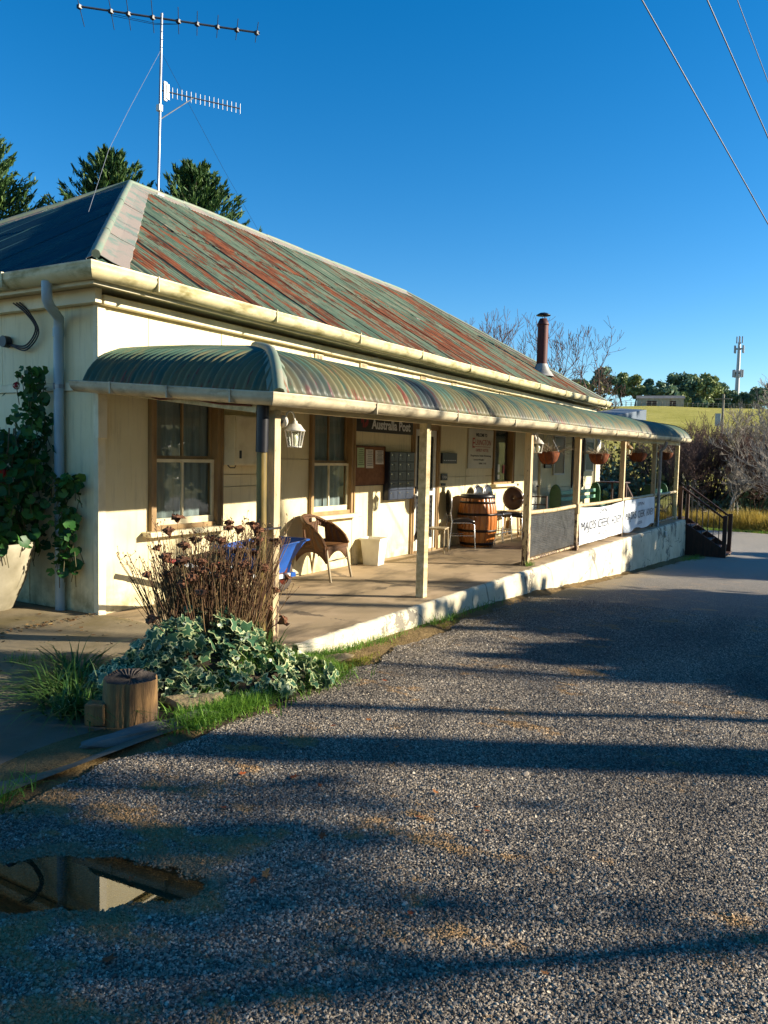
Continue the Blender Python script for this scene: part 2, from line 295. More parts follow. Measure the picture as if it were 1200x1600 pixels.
# ------------------------------------------------------------------ helpers: geometry
class MB:
    def __init__(s): s.v = []; s.f = []; s.sm = []
    def add(s, vs, fs, smooth=False):
        o = len(s.v); s.v += [tuple(p) for p in vs]; s.f += [tuple(i+o for i in f) for f in fs]; s.sm += [smooth]*len(fs); return s
    def box(s, x0, x1, y0, y1, z0, z1):
        v = [(x, y, z) for z in (z0, z1) for y in (y0, y1) for x in (x0, x1)]
        return s.add(v, [(0, 2, 3, 1), (4, 5, 7, 6), (0, 1, 5, 4), (2, 6, 7, 3), (0, 4, 6, 2), (1, 3, 7, 5)])
    def bar(s, p0, p1, w, h, up=(0, 0, 1)):
        p0, p1, up = Vector(p0), Vector(p1), Vector(up); d = (p1-p0).normalized(); a = d.cross(up)
        if a.length < 1e-4: a = d.cross(Vector((1, 0, 0)))
        a.normalize(); b = a.cross(d); v = []
        for p in (p0, p1):
            for sa, sb in ((-1, -1), (1, -1), (1, 1), (-1, 1)): v.append(p+a*(sa*w/2)+b*(sb*h/2))
        return s.add(v, [(0, 1, 2, 3), (7, 6, 5, 4), (0, 4, 5, 1), (1, 5, 6, 2), (2, 6, 7, 3), (3, 7, 4, 0)])
    def tube(s, pts, r, n=8, radii=None, caps=True):
        pts = [Vector(p) for p in pts]; v = []; k = len(pts); a = None
        for i, p in enumerate(pts):
            d = (pts[min(i+1, k-1)]-pts[max(i-1, 0)]).normalized()
            if a is None: a = d.cross(Vector((0, 0, 1)) if abs(d.z) < .9 else Vector((1, 0, 0)))
            else: a = a-d*a.dot(d)
            a.normalize(); b = d.cross(a); rr = radii[i] if radii else r
            for j in range(n): t = 2*PI*j/n; v.append(p+a*(math.cos(t)*rr)+b*(math.sin(t)*rr))
        f = [(i*n+j, i*n+(j+1) % n, (i+1)*n+(j+1) % n, (i+1)*n+j) for i in range(k-1) for j in range(n)]
        s.add(v, f, True)
        if caps: s.add(v[:n], [tuple(range(n-1, -1, -1))]); s.add(v[-n:], [tuple(range(n))])
        return s
    def lathe(s, prof, n=20, c=(0, 0, 0), smooth=True, M=None):
        v = []
        for r, z in prof:
            for j in range(n):
                t = 2*PI*j/n; p = Vector((r*math.cos(t), r*math.sin(t), z))
                if M: p = M @ p
                v.append(p+Vector(c))
        f = [(i*n+j, i*n+(j+1) % n, (i+1)*n+(j+1) % n, (i+1)*n+j) for i in range(len(prof)-1) for j in range(n)]
        return s.add(v, f, smooth)
    def prism(s, poly, z0, z1, M=None):
        k = len(poly); v = [Vector((x, y, z0)) for x, y in poly]+[Vector((x, y, z1)) for x, y in poly]
        if M: v = [M @ p for p in v]
        return s.add(v, [tuple(range(k-1, -1, -1)), tuple(range(k, 2*k))]+[(i, (i+1) % k, (i+1) % k+k, i+k) for i in range(k)])
    def quad(s, *p): return s.add(p, [tuple(range(len(p)))])
    def grid(s, P, smooth=True):
        """P: list of rows of points"""
        r, c = len(P), len(P[0]); v = [p for row in P for p in row]
        return s.add(v, [(i*c+j, i*c+j+1, (i+1)*c+j+1, (i+1)*c+j) for i in range(r-1) for j in range(c-1)], smooth)
    def build(s, name, mat, parent=None, bevel=0, solid=0, offset=0, **kw):
        me = bpy.data.meshes.new(name); me.from_pydata([tuple(p) for p in s.v], [], s.f); me.update()
        if any(s.sm): me.polygons.foreach_set('use_smooth', s.sm)
        me.materials.append(MAT[mat] if isinstance(mat, str) else mat)
        o = bpy.data.objects.new(name, me); COL.objects.link(o)
        if parent is not None: o.parent = parent
        if solid: m = o.modifiers.new('solid', 'SOLIDIFY'); m.thickness = solid; m.offset = offset
        if bevel: m = o.modifiers.new('bevel', 'BEVEL'); m.width = bevel; m.segments = 2; m.limit_method = 'ANGLE'; m.angle_limit = .6
        tag(o, **kw); return o
def tag(o, label=None, cat=None, group=None, kind=None):
    for k, v in (('label', label), ('category', cat), ('group', group), ('kind', kind)):
        if v: o[k] = v
    return o
def T(name, label, cat, loc=(0, 0, 0), rz=0, group=None):
    o = bpy.data.objects.new(name, None); COL.objects.link(o); o.location = loc; o.rotation_euler = (0, 0, rz)
    o.empty_display_size = .1
    return tag(o, label, cat, group)
def dup(root, loc, rz=None, label=None, scale=None):
    def cp(o, par):
        c = o.copy(); COL.objects.link(c)
        if par is not None: c.parent = par
        for ch in list(kids.get(o, ())): cp(ch, c)
        return c
    kids = {}
    stack = [root]
    allo = [o for o in COL.objects if o.parent is not None]
    for o in allo: kids.setdefault(o.parent, []).append(o)
    r = cp(root, None); r.location = loc
    if rz is not None: r.rotation_euler = (0, 0, rz)
    if label: r['label'] = label
    if scale: r.scale = (scale,)*3
    return r
def npmesh(name, V, faces, mat, parent=None, smooth=False, **kw):
    """V (n,3); faces: list of int arrays (m,k)"""
    me = bpy.data.meshes.new(name); V = np.asarray(V, np.float32)
    me.vertices.add(len(V)); me.vertices.foreach_set('co', V.ravel())
    faces = [np.asarray(f, np.int32) for f in faces if len(f)]
    nl = sum(f.size for f in faces); nf = sum(len(f) for f in faces)
    me.loops.add(nl); me.loops.foreach_set('vertex_index', np.concatenate([f.ravel() for f in faces]))
    me.polygons.add(nf); tot = np.concatenate([np.full(len(f), f.shape[1], np.int32) for f in faces])
    me.polygons.foreach_set('loop_start', np.concatenate([[0], np.cumsum(tot)[:-1]]).astype(np.int32))
    me.polygons.foreach_set('loop_total', tot)
    if smooth: me.polygons.foreach_set('use_smooth', np.ones(nf, bool))
    me.update(calc_edges=True); me.validate()
    me.materials.append(MAT[mat] if isinstance(mat, str) else mat)
    o = bpy.data.objects.new(name, me); COL.objects.link(o)
    if parent is not None: o.parent = parent
    tag(o, **kw); return o
def unit(a): return a/np.maximum(np.linalg.norm(a, axis=-1, keepdims=True), 1e-9)
def segs_mesh(P0, P1, R0, R1, k=4):
    P0, P1, R0, R1 = map(lambda a: np.asarray(a, float), (P0, P1, R0, R1)); n = len(P0)
    d = unit(P1-P0); ref = np.where(np.abs(d[:, 2:3]) < .9, np.array([[0, 0, 1.]]), np.array([[1., 0, 0]])); a = unit(np.cross(d, ref)); b = np.cross(d, a)
    t = np.arange(k)*2*PI/k; ring = np.cos(t)[None, :, None]*a[:, None]+np.sin(t)[None, :, None]*b[:, None]
    V = np.concatenate([P0[:, None]+ring*R0[:, None, None], P1[:, None]+ring*R1[:, None, None]], 1).reshape(-1, 3)
    j = np.arange(k); q = np.stack([j, (j+1) % k, (j+1) % k+k, j+k], 1)
    F = (np.arange(n)[:, None, None]*2*k+q[None]).reshape(-1, 4)
    return V, F
def leaf_quads(Cn, size, aspect=1.6, up=.3, dirs=None, rg=rng):
    """diamond leaves at centres Cn; size scalar or array"""
    n = len(Cn); size = np.broadcast_to(size, (n,))[:, None]*rg.uniform(.6, 1.3, (n, 1))
    d = unit(rg.normal(size=(n, 3))+np.array([0, 0, up])) if dirs is None else unit(dirs+rg.normal(size=(n, 3))*.45)
    nn = unit(np.cross(d, rg.normal(size=(n, 3)))); 
    V = np.stack([Cn-d*size*.5*aspect, Cn+nn*size*.5, Cn+d*size*.5*aspect, Cn-nn*size*.5], 1).reshape(-1, 3)
    return V, np.arange(4*n).reshape(n, 4)
def join(parts):
    Vs, Fs, o = [], [], 0
    for V, F in parts: Vs.append(V); Fs.append(F+o); o += len(V)
    return np.concatenate(Vs), Fs
def text(s, size, mat, parent, loc, width=None, rotz=0, name='lettering', bold=0, sx=1, align='CENTER', thick=.001, shear=0):
    cu = bpy.data.curves.new('t', 'FONT'); cu.body = s; cu.size = size; cu.align_x = align; cu.offset = bold; cu.extrude = thick; cu.shear = shear
    cu.resolution_u = 3
    o = bpy.data.objects.new('t', cu); COL.objects.link(o); bpy.context.view_layer.update()
    me = bpy.data.meshes.new_from_object(o.evaluated_get(bpy.context.evaluated_depsgraph_get()))
    w = o.dimensions.x; bpy.data.objects.remove(o); bpy.data.curves.remove(cu)
    m = bpy.data.objects.new(name, me); COL.objects.link(m); me.materials.clear(); me.materials.append(MAT[mat] if isinstance(mat, str) else mat)
    k = (width/w) if width and w > 0 else sx
    m.parent = parent; m.location = loc; m.rotation_euler = (PI/2, 0, rotz); m.scale = (k, 1, 1)
    return m
def smooth(a, b, x): t = np.clip((x-a)/(b-a), 0, 1); return t*t*(3-2*t)
# ------------------------------------------------------------------ terrain heights

def vnoise(x, y, s, seed=0):
    """cheap smooth pseudo noise"""
    return (np.sin(x*s*1.3+seed)+np.sin(y*s*1.7+seed*2.1)+np.sin((x+y)*s*.9+seed*.7)+np.sin((x-y*1.3)*s*2.1+seed*3.3)*.6)/3.6
def gz(x, y):
    x = np.asarray(x, float); y = np.asarray(y, float)
    b = np.interp(x, [-60, -30, -5.5, -2.1, 0, 2, 4.3, 6.3, 8.3, 11, 18, 24, 31, 45, 70, 400], [.6, .3, -.035, -.045, -.125, -.2, -.24, -.33, -.47, -.64, -1.0, -1.17, -1.22, -1.7, -2.4, -2.4])
    w = smooth(-1.75, -1.15, y)*smooth(.45, .0, x); b = b*(1-w)+w*np.where(True, -.012+.05*smooth(-.2, .7, y)*smooth(0, -.4, x), 0)
    t = x*.985+y*.174
    b = b+20.3*smooth(52, 262, t)*(1+.05*np.sin(y*.02))+.35*vnoise(x, y, .08, 1)*smooth(45, 90, t)
    b = b+1.9*smooth(33.5, 46, x)*smooth(1.5, 9, y)*(1-smooth(60, 110, x))
    return b
def road_dip(x, y):
    u = x-PUD[0]; v = y-PUD[1]; a, c = math.cos(rad(-57)), math.sin(rad(-57))
    p = u*a+v*c; q = -u*c+v*a
    return -.042*np.exp(-((p/.55)**2+(q/.19)**2)*1.0+.5*vnoise(x, y, 6, 3)+.3*vnoise(x, y, 17, 7))+.006*vnoise(x, y, 3.1, 5)+.012*vnoise(x, y, .9, 2)
WATER_Z = float(gz(PUD[0], PUD[1]))-.019
def inroad(x, y):
    e = .13*vnoise(x, y, 3.7, 1)+.05*vnoise(x, y, 11, 4)
    left = np.interp(x, [-12, -3.6, -2.9, -2.1, -.3, 0.6, 2.2, 4.5, 9, 12, 18, 20, 24], [-2.6, -2.75, -2.88, -2.92, -2.82, -2.66, -2.5, -2.4, -2.4, -2.4, -2.6, -2.6, -1.0])
    main = smooth(0.0, .22, left+e-y)*smooth(-13.2, -12.8, y+e)
    cross = smooth(22.6, 23.4, x+e)*smooth(31.3, 30.9, x+e*.5)
    return np.maximum(main*(x < 24), cross)
def gridmesh(xs, ys, zf):
    X, Y = np.meshgrid(xs, ys); Z = zf(X, Y); V = np.stack([X, Y, Z], -1).reshape(-1, 3)
    r, c = X.shape; i = np.arange((r-1)*(c-1)); i = i//(c-1)*c+i % (c-1)
    return V, np.stack([i, i+1, i+c+1, i+c], 1), X, Y
def spaced(a, b, lo, hi, fine, grow=1.12):
    mid = list(np.arange(lo, hi+1e-6, fine)); s = fine; x = hi
    while x < b: s *= grow; x += s; mid.append(x)
    s = fine; x = lo
    while x > a: s *= grow; x -= s; mid.insert(0, x)
    return np.array(mid)
V, F, _, _ = gridmesh(spaced(-300, 900, -8, 48, .3), spaced(-400, 600, -8, 12, .3), lambda X, Y: gz(X, Y)-.16*inroad(X, Y)+.012*vnoise(X, Y, 2.3, 2))
npmesh('ground', V, [F], 'ground', smooth=True, kind='structure')
# road: fine sheet following the ground, only where the road lies
xs = np.concatenate([np.arange(-14, -4.5, .25), np.arange(-4.5, 1.5, .045), np.arange(1.5, 31.6, .16)]); ys = np.concatenate([np.arange(-14, -7, .3), np.arange(-7, -2.2, .045), np.arange(-2.2, 40, .5)])
V, F, X, Y = gridmesh(xs, ys, lambda X, Y: gz(X, Y)+road_dip(X, Y)-.10*(1-inroad(X, Y)))
keep = (inroad(X, Y) > .02).reshape(-1); F = F[keep[F].any(1)]
npmesh('road', V, [F], 'road', smooth=True, kind='structure')
# second road that crosses behind: only the part beyond the fine sheet, towards the right
xs = np.arange(22.4, 31.6, .4); ys = np.concatenate([np.arange(-80, -13.9, 1.5)])
V, F, X, Y = gridmesh(xs, ys, lambda X, Y: gz(X, Y)+.004-.1*(1-inroad(X, Y)))
npmesh('crossing_road', V, [F], 'road', smooth=True, kind='structure')
# loose chips of the near road (real stones)
def stones(n, x0, x1, y0, y1, size, keepf):
    x = rng.uniform(x0, x1, n); y = rng.uniform(y0, y1, n); k = rng.uniform(size=n) < keepf(x, y); x, y = x[k], y[k]
    z = gz(x, y)+road_dip(x, y); ok = (inroad(x, y) > .5) & ((z > WATER_Z-.004) | (x > -2.1)); x, y, z = x[ok], y[ok], z[ok]; n = len(x)
    s = size*rng.lognormal(0, .24, n); a = rng.uniform(0, 2*PI, n); ang = a[:, None]+np.arange(4)*PI/2+rng.uniform(-.45, .45, (n, 4)); rr = s[:, None]*rng.uniform(.38, .68, (n, 4))
    base = np.stack([x[:, None]+np.cos(ang)*rr, y[:, None]+np.sin(ang)*rr, np.repeat((z-.001)[:, None], 4, 1)+s[:, None]*rng.uniform(0, .14, (n, 4))], -1)
    off = rng.uniform(-.3, .3, (n, 2))*s[:, None]; 
    t1 = np.stack([x+off[:, 0], y+off[:, 1], z+s*rng.uniform(.22, .52, n)], -1)
    t2 = t1+np.stack([rng.uniform(-.35, .35, n)*s, rng.uniform(-.35, .35, n)*s, -s*rng.uniform(0, .2, n)], -1)
    V = np.concatenate([base, t1[:, None], t2[:, None]], 1).reshape(-1, 3); o = np.arange(n)[:, None]*6
    tri = np.array([[0, 1, 4], [1, 5, 4], [1, 2, 5], [2, 3, 5], [3, 4, 5], [3, 0, 4]])
    return V, (o[:, None]+tri[None]).reshape(-1, 3)
def near(x, y):
    d = np.hypot(x-CAM.x, y-CAM.y); c = (x-CAM.x)*.864+(y-CAM.y)*.503; s = (x-CAM.x)*.503-(y-CAM.y)*.864
    return (np.abs(s) < .56*c+.25)*np.clip((12.5-d)/8.5, 0, 1)**1.5
V, F = stones(1150000, -4.4, 5.5, -7.8, -2.4, .0115, near)
npmesh('loose_gravel', V, [F], 'stone', kind='stuff')
# puddle
def water_mat():
    n = N('puddle_water'); n.n.remove(n.b)
    t = n.n.new('ShaderNodeBsdfTransparent'); t.inputs[0].default_value = (.80, .74, .60, 1)
    g = n.n.new('ShaderNodeBsdfGlossy'); g.inputs['Roughness'].default_value = .01
    lw = n.n.new('ShaderNodeFresnel'); lw.inputs[0].default_value = 1.9
    mx = n.n.new('ShaderNodeMixShader'); n.l.new(lw.outputs[0], mx.inputs[0]); n.l.new(t.outputs[0], mx.inputs[1]); n.l.new(g.outputs[0], mx.inputs[2])
    n.l.new(mx.outputs[0], n.out.inputs[0]); return n.m
MAT['water'] = water_mat()
V, F, _, _ = gridmesh(np.linspace(-4.5, -2.2, 20), np.linspace(-4.7, -2.95, 16), lambda X, Y: np.full(X.shape, WATER_Z))
npmesh('puddle', V, [F], 'water', kind='structure')
# concrete apron left of the building
def apron_z(X, Y): return gz(X, Y)+.022+.006*vnoise(X, Y, 2.7, 4)-.05*(1-smooth(.0, .12, .12-X+.04*vnoise(X, Y, 4, 2)))-.07*np.exp(-((X+2.35)/.5)**2-((Y+2.62)/.16)**2)
V, F, X, Y = gridmesh(np.arange(-9, .26, .08), np.concatenate([np.arange(-2.86, .3, .06), np.arange(.3, 9, .3)]), apron_z)
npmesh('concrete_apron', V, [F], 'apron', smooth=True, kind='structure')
# ------------------------------------------------------------------ the old hotel / post office
LX, DY = 17.15, 7.8                      # front length, depth
B = T('weatherboard_hotel', 'long cream single storey country hotel with rusty green hipped iron roof and veranda', 'building')
PAL = MAT['cream']
# inner shell behind the cladding
MB().box(.14, LX-.02, .14, .22, -.02, 3.1).box(.14, .22, .22, DY-.02, -.02, 3.1).box(LX-.1, LX-.02, .22, DY-.02, -.9, 3.1).box(.14, LX-.02, DY-.1, DY-.02, -.9, 3.1).build('inner_wall', 'cream_shade', B)
MB().box(.0, LX, .024, .138, -.9, -.021).build('footing', 'plinth', B)
def panel(x0, x1, z0, z1, mat='cream'):
    g = .004
    MB().box(x0+g, x1-g, random.uniform(-.003, .002), .022, z0+g, z1-g).build('wall_panel', mat, B)
holes = [(.63, 1.72, .78, 2.42), (3.45, 4.55, .78, 2.42), (6.32, 7.36, 0, 2.2), (9.8, 10.95, 1.1, 2.3), (11.72, 12.8, 0, 2.25)]
xb = [.02, .63, 1.72, 2.62, 3.45, 4.55, 5.18, 6.32, 7.36, 8.5, 9.8, 10.95, 11.72, 12.8, 13.9, 15.15, 16.25, LX]
rows = {0: [0, 2.45, 3.0], 1: [0, .74, 2.44, 3.0], 2: [0, 1.22, 1.36, 2.45, 3.0], 3: [0, 1.55, 2.45, 3.0]}
for i in range(len(xb)-1):
    x0, x1 = xb[i], xb[i+1]
    hole = [h for h in holes if h[0] <= x0+.01 and h[1] >= x1-.01]
    zs = [0, 2.45, 3.0] if i == 0 else ([0, 1.22, 1.36, 2.45, 3.0] if i in (2,) else ([0, 1.55, 2.45, 3.0] if i in (3, 6) else [0, 1.27, 2.45, 3.0]))
    if x0 > 12: zs = [0, .95, 2.45, 3.0]
    if hole:
        h = hole[0]
        zs = ([0, h[2]-.02] if h[2] > 0 else [])
        for a, b in zip(zs[:-1], zs[1:]):
            xm = (x0+x1)/2
            panel(x0, xm, a, b, 'cream'); panel(xm, x1, a, b, 'cream')
        panel(x0, x1, h[3], 3.0); continue
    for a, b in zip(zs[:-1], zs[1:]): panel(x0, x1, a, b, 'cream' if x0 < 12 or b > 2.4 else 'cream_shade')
# end wall (faces left, in shade)
for y0, y1 in ((.02, 1.05), (1.05, 2.1), (2.1, 3.2), (3.2, 4.6), (4.6, 6.2), (6.2, DY)):
    for z0, z1 in ((0.0, 2.18), (2.26, 3.0)):
        ya, yb = (y0, y1) if z0 < 1 else (min(y0+.42 if y0 > .1 else y0, DY), min(y1+.42, DY))
        if yb > ya: MB().box(random.uniform(-.003, .002), .022, ya+.004, yb-.004, z0+.004, z1-.004).build('wall_panel', 'cream', B)
MB().box(-.022, .0, .0, DY, 2.18, 2.26).build('wall_batten', 'cream2', B, bevel=.004)
MB().box(-.016, .075, -.016, .004, 0, 3.02).box(-.016, .0, .004, .05, 0, 3.02).build('corner_board', 'cream2', B, bevel=.003)
# mould below the eaves, soffit, fascia
MB().box(.0, LX+.0, -.085, -.006, 2.98, 3.075).build('eaves_mould', 'cream2', B, bevel=.015)
MB().box(-.10, -.024, -.085, DY, 2.985, 3.12).build('eaves_board', 'cream2', B, bevel=.004)
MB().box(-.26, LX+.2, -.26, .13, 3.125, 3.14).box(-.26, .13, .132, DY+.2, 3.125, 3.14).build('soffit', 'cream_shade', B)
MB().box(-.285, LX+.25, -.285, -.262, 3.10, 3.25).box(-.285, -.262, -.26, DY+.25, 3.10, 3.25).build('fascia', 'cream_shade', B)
# gutters: profile swept with a mitred corner
def gut_profile(): return [(0, .13), (0, .02), (.02, .0), (.07, .005), (.115, .04), (.135, .085), (.13, .12), (.142, .135), (.128, .142), (.115, .13), (.115, .11), (.1, .05), (.06, .018), (.012, .03), (.012, .13)]
GZ = 3.13
p = gut_profile()
def sweep(name, mat, ptsf, parent, n, sag=0):
    rows_ = []
    for k in range(n+1): rows_.append([ptsf(k/n, o, z) for o, z in p])
    m = MB(); m.grid(rows_, True); m.f = [tuple(reversed(f)) for f in m.f]; return m.build(name, mat, parent)
sweep('gutter', 'gutter', lambda t, o, z: ((-.29-o)*(1-t)+(LX+.17)*t, -.29-o, GZ+z-.02*math.sin(PI*t)+.004*math.sin(t*40)), B, 40)
sweep('gutter', 'gutter', lambda t, o, z: (-.29-o, (-.29-o)*(1-t)+(DY+.3)*t, GZ+z), B, 12)
for x in np.arange(.35, LX, 1.83): MB().box(x, x+.012, -.437, -.285, GZ+.0, GZ+.147).build('gutter_joint', 'gutter', B, bevel=.003)
MB().box(-.437, -.285, .82, .832, GZ, GZ+.147).build('gutter_joint', 'gutter', B)
# main hipped roof of corrugated sheets
SL = .6145; ZR = 3.255; RY = 3.9; U = RY+.3
pitch = .076; nrm = Vector((0, -SL, 1)).normalized()
def roof_sheets(n0, n1, utop, place, mat, per=10, sub=4, nseg=3, courses=((0, .54), (.5, 1.0))):
    """columns k of corrugation; utop(x): plan length up the slope; place(x,u,h) -> point; two lapped courses"""
    for k in range(n0, n1, per):
        xs_ = [k*pitch+j*pitch/sub for j in range(per*sub+1)]
        um = max(utop(x) for x in xs_)
        if um < .05: continue
        for ci, (c0, c1) in enumerate(courses):
            rows_ = []; lift = random.uniform(0, .007)+.010*ci
            uoff = random.uniform(-.04, .04)
            for x in xs_:
                ut = max(utop(x), 0.0); h = .020*math.cos(2*PI*x/pitch)+lift+random.uniform(-.0008, .0008)
                a_, b_ = (c0*U-(.03 if ci == 0 else uoff), min(ut, c1*U))
                b_ = max(b_, a_+.001) if ci == 0 else b_
                if ci and b_ < a_: a_ = b_
                rows_.append([place(x, a_+(b_-a_)*i/nseg, h) for i in range(nseg+1)])
            if ci and um <= c0*U: continue
            MB().grid(rows_, True).build('roof_sheet', mat, B)
nf = int((LX+.45)/pitch)
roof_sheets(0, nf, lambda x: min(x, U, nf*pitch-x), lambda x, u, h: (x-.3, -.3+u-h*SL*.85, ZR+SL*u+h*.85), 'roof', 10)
ns = int((DY+.6)/pitch)
roof_sheets(0, ns, lambda x: min(x, ns*pitch-x), lambda x, u, h: (-.3+u-h*SL*.85, -.3+x, ZR+SL*u+h*.85), 'roof_end', 10)
roof_sheets(0, nf, lambda x: min(x, U, nf*pitch-x), lambda x, u, h: (x-.3, DY+.3-u+h*SL*.85, ZR+SL*u+h*.85), 'roof_end', 40, 2, 2, ((0, 1.0),))
XE = nf*pitch-.3
roof_sheets(0, ns, lambda x: min(x, ns*pitch-x), lambda x, u, h: (XE-u+h*SL*.85, -.3+x, ZR+SL*u+h*.85), 'roof_end', 40, 2, 2, ((0, 1.0),))
ZT = ZR+SL*U
def capping(a, b, na, nb, w, name='hip_cap', sag=0.0):
    """ridge/hip capping: two flanges lying on the slopes either side and a round roll; na, nb: directions down each slope"""
    a, b, na, nb = Vector(a), Vector(b), Vector(na), Vector(nb); L = (b-a).length; n = max(1, int(L/1.1))
    for k in range(n):
        p0 = a+(b-a)*(k/n); p1 = a+(b-a)*((k+1.03)/n if k < n-1 else 1.0); up = Vector((0, 0, .042+.006*(k % 2)))
        m = MB(); cnt = 7
        for d in (na, nb):
            rows_ = []
            for i in range(cnt):
                q = p0+(p1-p0)*(i/(cnt-1)); j = .012*math.sin(i*2.3+k*1.7)
                rows_.append([q+up*1.5, q+d*(w*.5)+up, q+d*(w+j)+up*.9, q+d*(w+j)+up*.5])
            m.grid(rows_, False)
        c = m.build(name, 'cap', B, solid=.004)
        MB().tube([p0+up*1.2, p0.lerp(p1, .5)+up*1.2+Vector((0, 0, .004)), p1+up*1.2], .042, 8).build('cap_roll', 'cap_green', c)
fd, ld = Vector((0, -1, -SL)).normalized(), Vector((-1, 0, -SL)).normalized()
A0, A1 = Vector((-.3, -.3, ZR)), Vector((RY, RY, ZT)); B0, B1 = Vector((XE, -.3, ZR)), Vector((XE-U, RY, ZT))
capping(A0.lerp(A1, .042), A1, Vector((.482, -.35, SL*-.35)), Vector((-.105, .145, SL*-.105)), .48)
capping(A1, B1, fd, Vector((0, 1, -SL)).normalized(), .20, 'ridge_cap')
capping(B1, B0, fd*.6+Vector((-.4, 0, 0)), Vector((1, 0, -SL)).normalized(), .12)
capping(A1, Vector((-.3, DY+.3, ZR)), Vector((0, 1, -SL)).normalized(), ld, .16)
# chimney flue
ch = MB().tube([(14.43, .64, 3.78), (14.43, .64, 5.05)], .135, 18).build('chimney_flue', 'rusty', B)
MB().lathe([(.135, 0), (.15, .01), (.15, .03), (.09, .17), (.07, .17), (.07, 0)], 18, (14.43, .64, 5.03)).build('flue_cone', 'rusty', ch)
MB().lathe([(0, .06), (.1, .05), (.185, 0), (.18, -.012), (0, -.01)], 18, (14.43, .64, 5.29)).build('rain_cowl', 'black', ch)
MB().tube([(14.36, .64, 5.19), (14.36, .64, 5.29)], .008, 5).tube([(14.5, .64, 5.19), (14.5, .64, 5.29)], .008, 5).tube([(14.43, .57, 5.19), (14.43, .57, 5.29)], .008, 5).build('cowl_strut', 'steel', ch, kind='stuff')
MB().lathe([(.142, .16), (.16, .12), (.2, .02), (.33, -.16)], 18, (14.43, .64, 3.9), M=Matrix.Rotation(0, 3, 'X')).build('flashing', 'flash', ch)
# wall vents
for x in (3.63, 4.77, 6.68, 7.89, 10.16):
    m = MB(); zc = 2.865+.007*x
    m.box(x-.095, x+.095, -.022, -.003, zc-.085, zc+.085)
    v = m.build('wall_vent', 'beam', B, bevel=.003)
    m = MB()
    for i in range(4):
        for j in range(2): m.box(x-.066+i*.036, x-.05+i*.036, -.0245, -.0225, zc-.052+j*.06, zc-.005+j*.06)
    m.build('vent_slots', 'darkwood', v, kind='stuff')
# downpipe at the corner of the end wall
dp = [(-.36, .60, 3.14), (-.36, .60, 3.03)]+[(-.36+.27*(1-math.cos(t)), .60-.0*t, 3.0-.11*math.sin(t)*1.0-.0) for t in ()]
pts = [(-.36, .26, 3.15), (-.36, .26, 3.05), (-.35, .27, 2.99), (-.29, .31, 2.94), (-.17, .40, 2.91), (-.09, .445, 2.87), (-.07, .475, 2.80), (-.07, .48, 2.6), (-.07, .48, 0.0)]
d = MB().tube(pts, .048, 14).build('downpipe', 'pipe_blue', B)
MB().tube([(-.07, .48, 2.78), (-.07, .48, 2.70)], .053, 14).build('pipe_collar', 'pipe_blue', d)
MB().box(-.125, -.02, .475, .495, 2.19, 2.25).tube([(-.07, .483, 2.2), (-.07, .483, 2.24)], .052, 14).build('pipe_clip', 'steel', d)
# black cables and junction at the far left eaves
def bez(pts, n=18):
    """smooth curve through the points"""
    P = [Vector(pts[0])]+[Vector(p) for p in pts]+[Vector(pts[-1])]; out = []
    for i in range(1, len(P)-2):
        for k in range(n):
            t = k/n; a, b_, c_, d_ = P[i-1:i+3]; out.append(.5*((2*b_)+(c_-a)*t+(2*a-5*b_+4*c_-d_)*t*t+(3*b_-a-3*c_+d_)*t**3))
    return out+[P[-2]]
cb = MB()
for k in range(3): cb.tube(bez([(-.12, 1.10-.05*k, 3.06), (-.10, .93-.03*k, 2.95), (-.06, .84-.025*k, 2.80-.02*k), (-.06, .98, 2.65-.025*k), (-.05, 1.2, 2.66-.01*k), (-.05, 1.35, 2.70)], 6), .0075, 6)
cb = cb.build('service_cable', 'black', B)
MB().tube([(-.09, 1.33, 2.70), (-.02, 1.33, 2.70)], .06, 12).build('cable_box', 'black', cb)
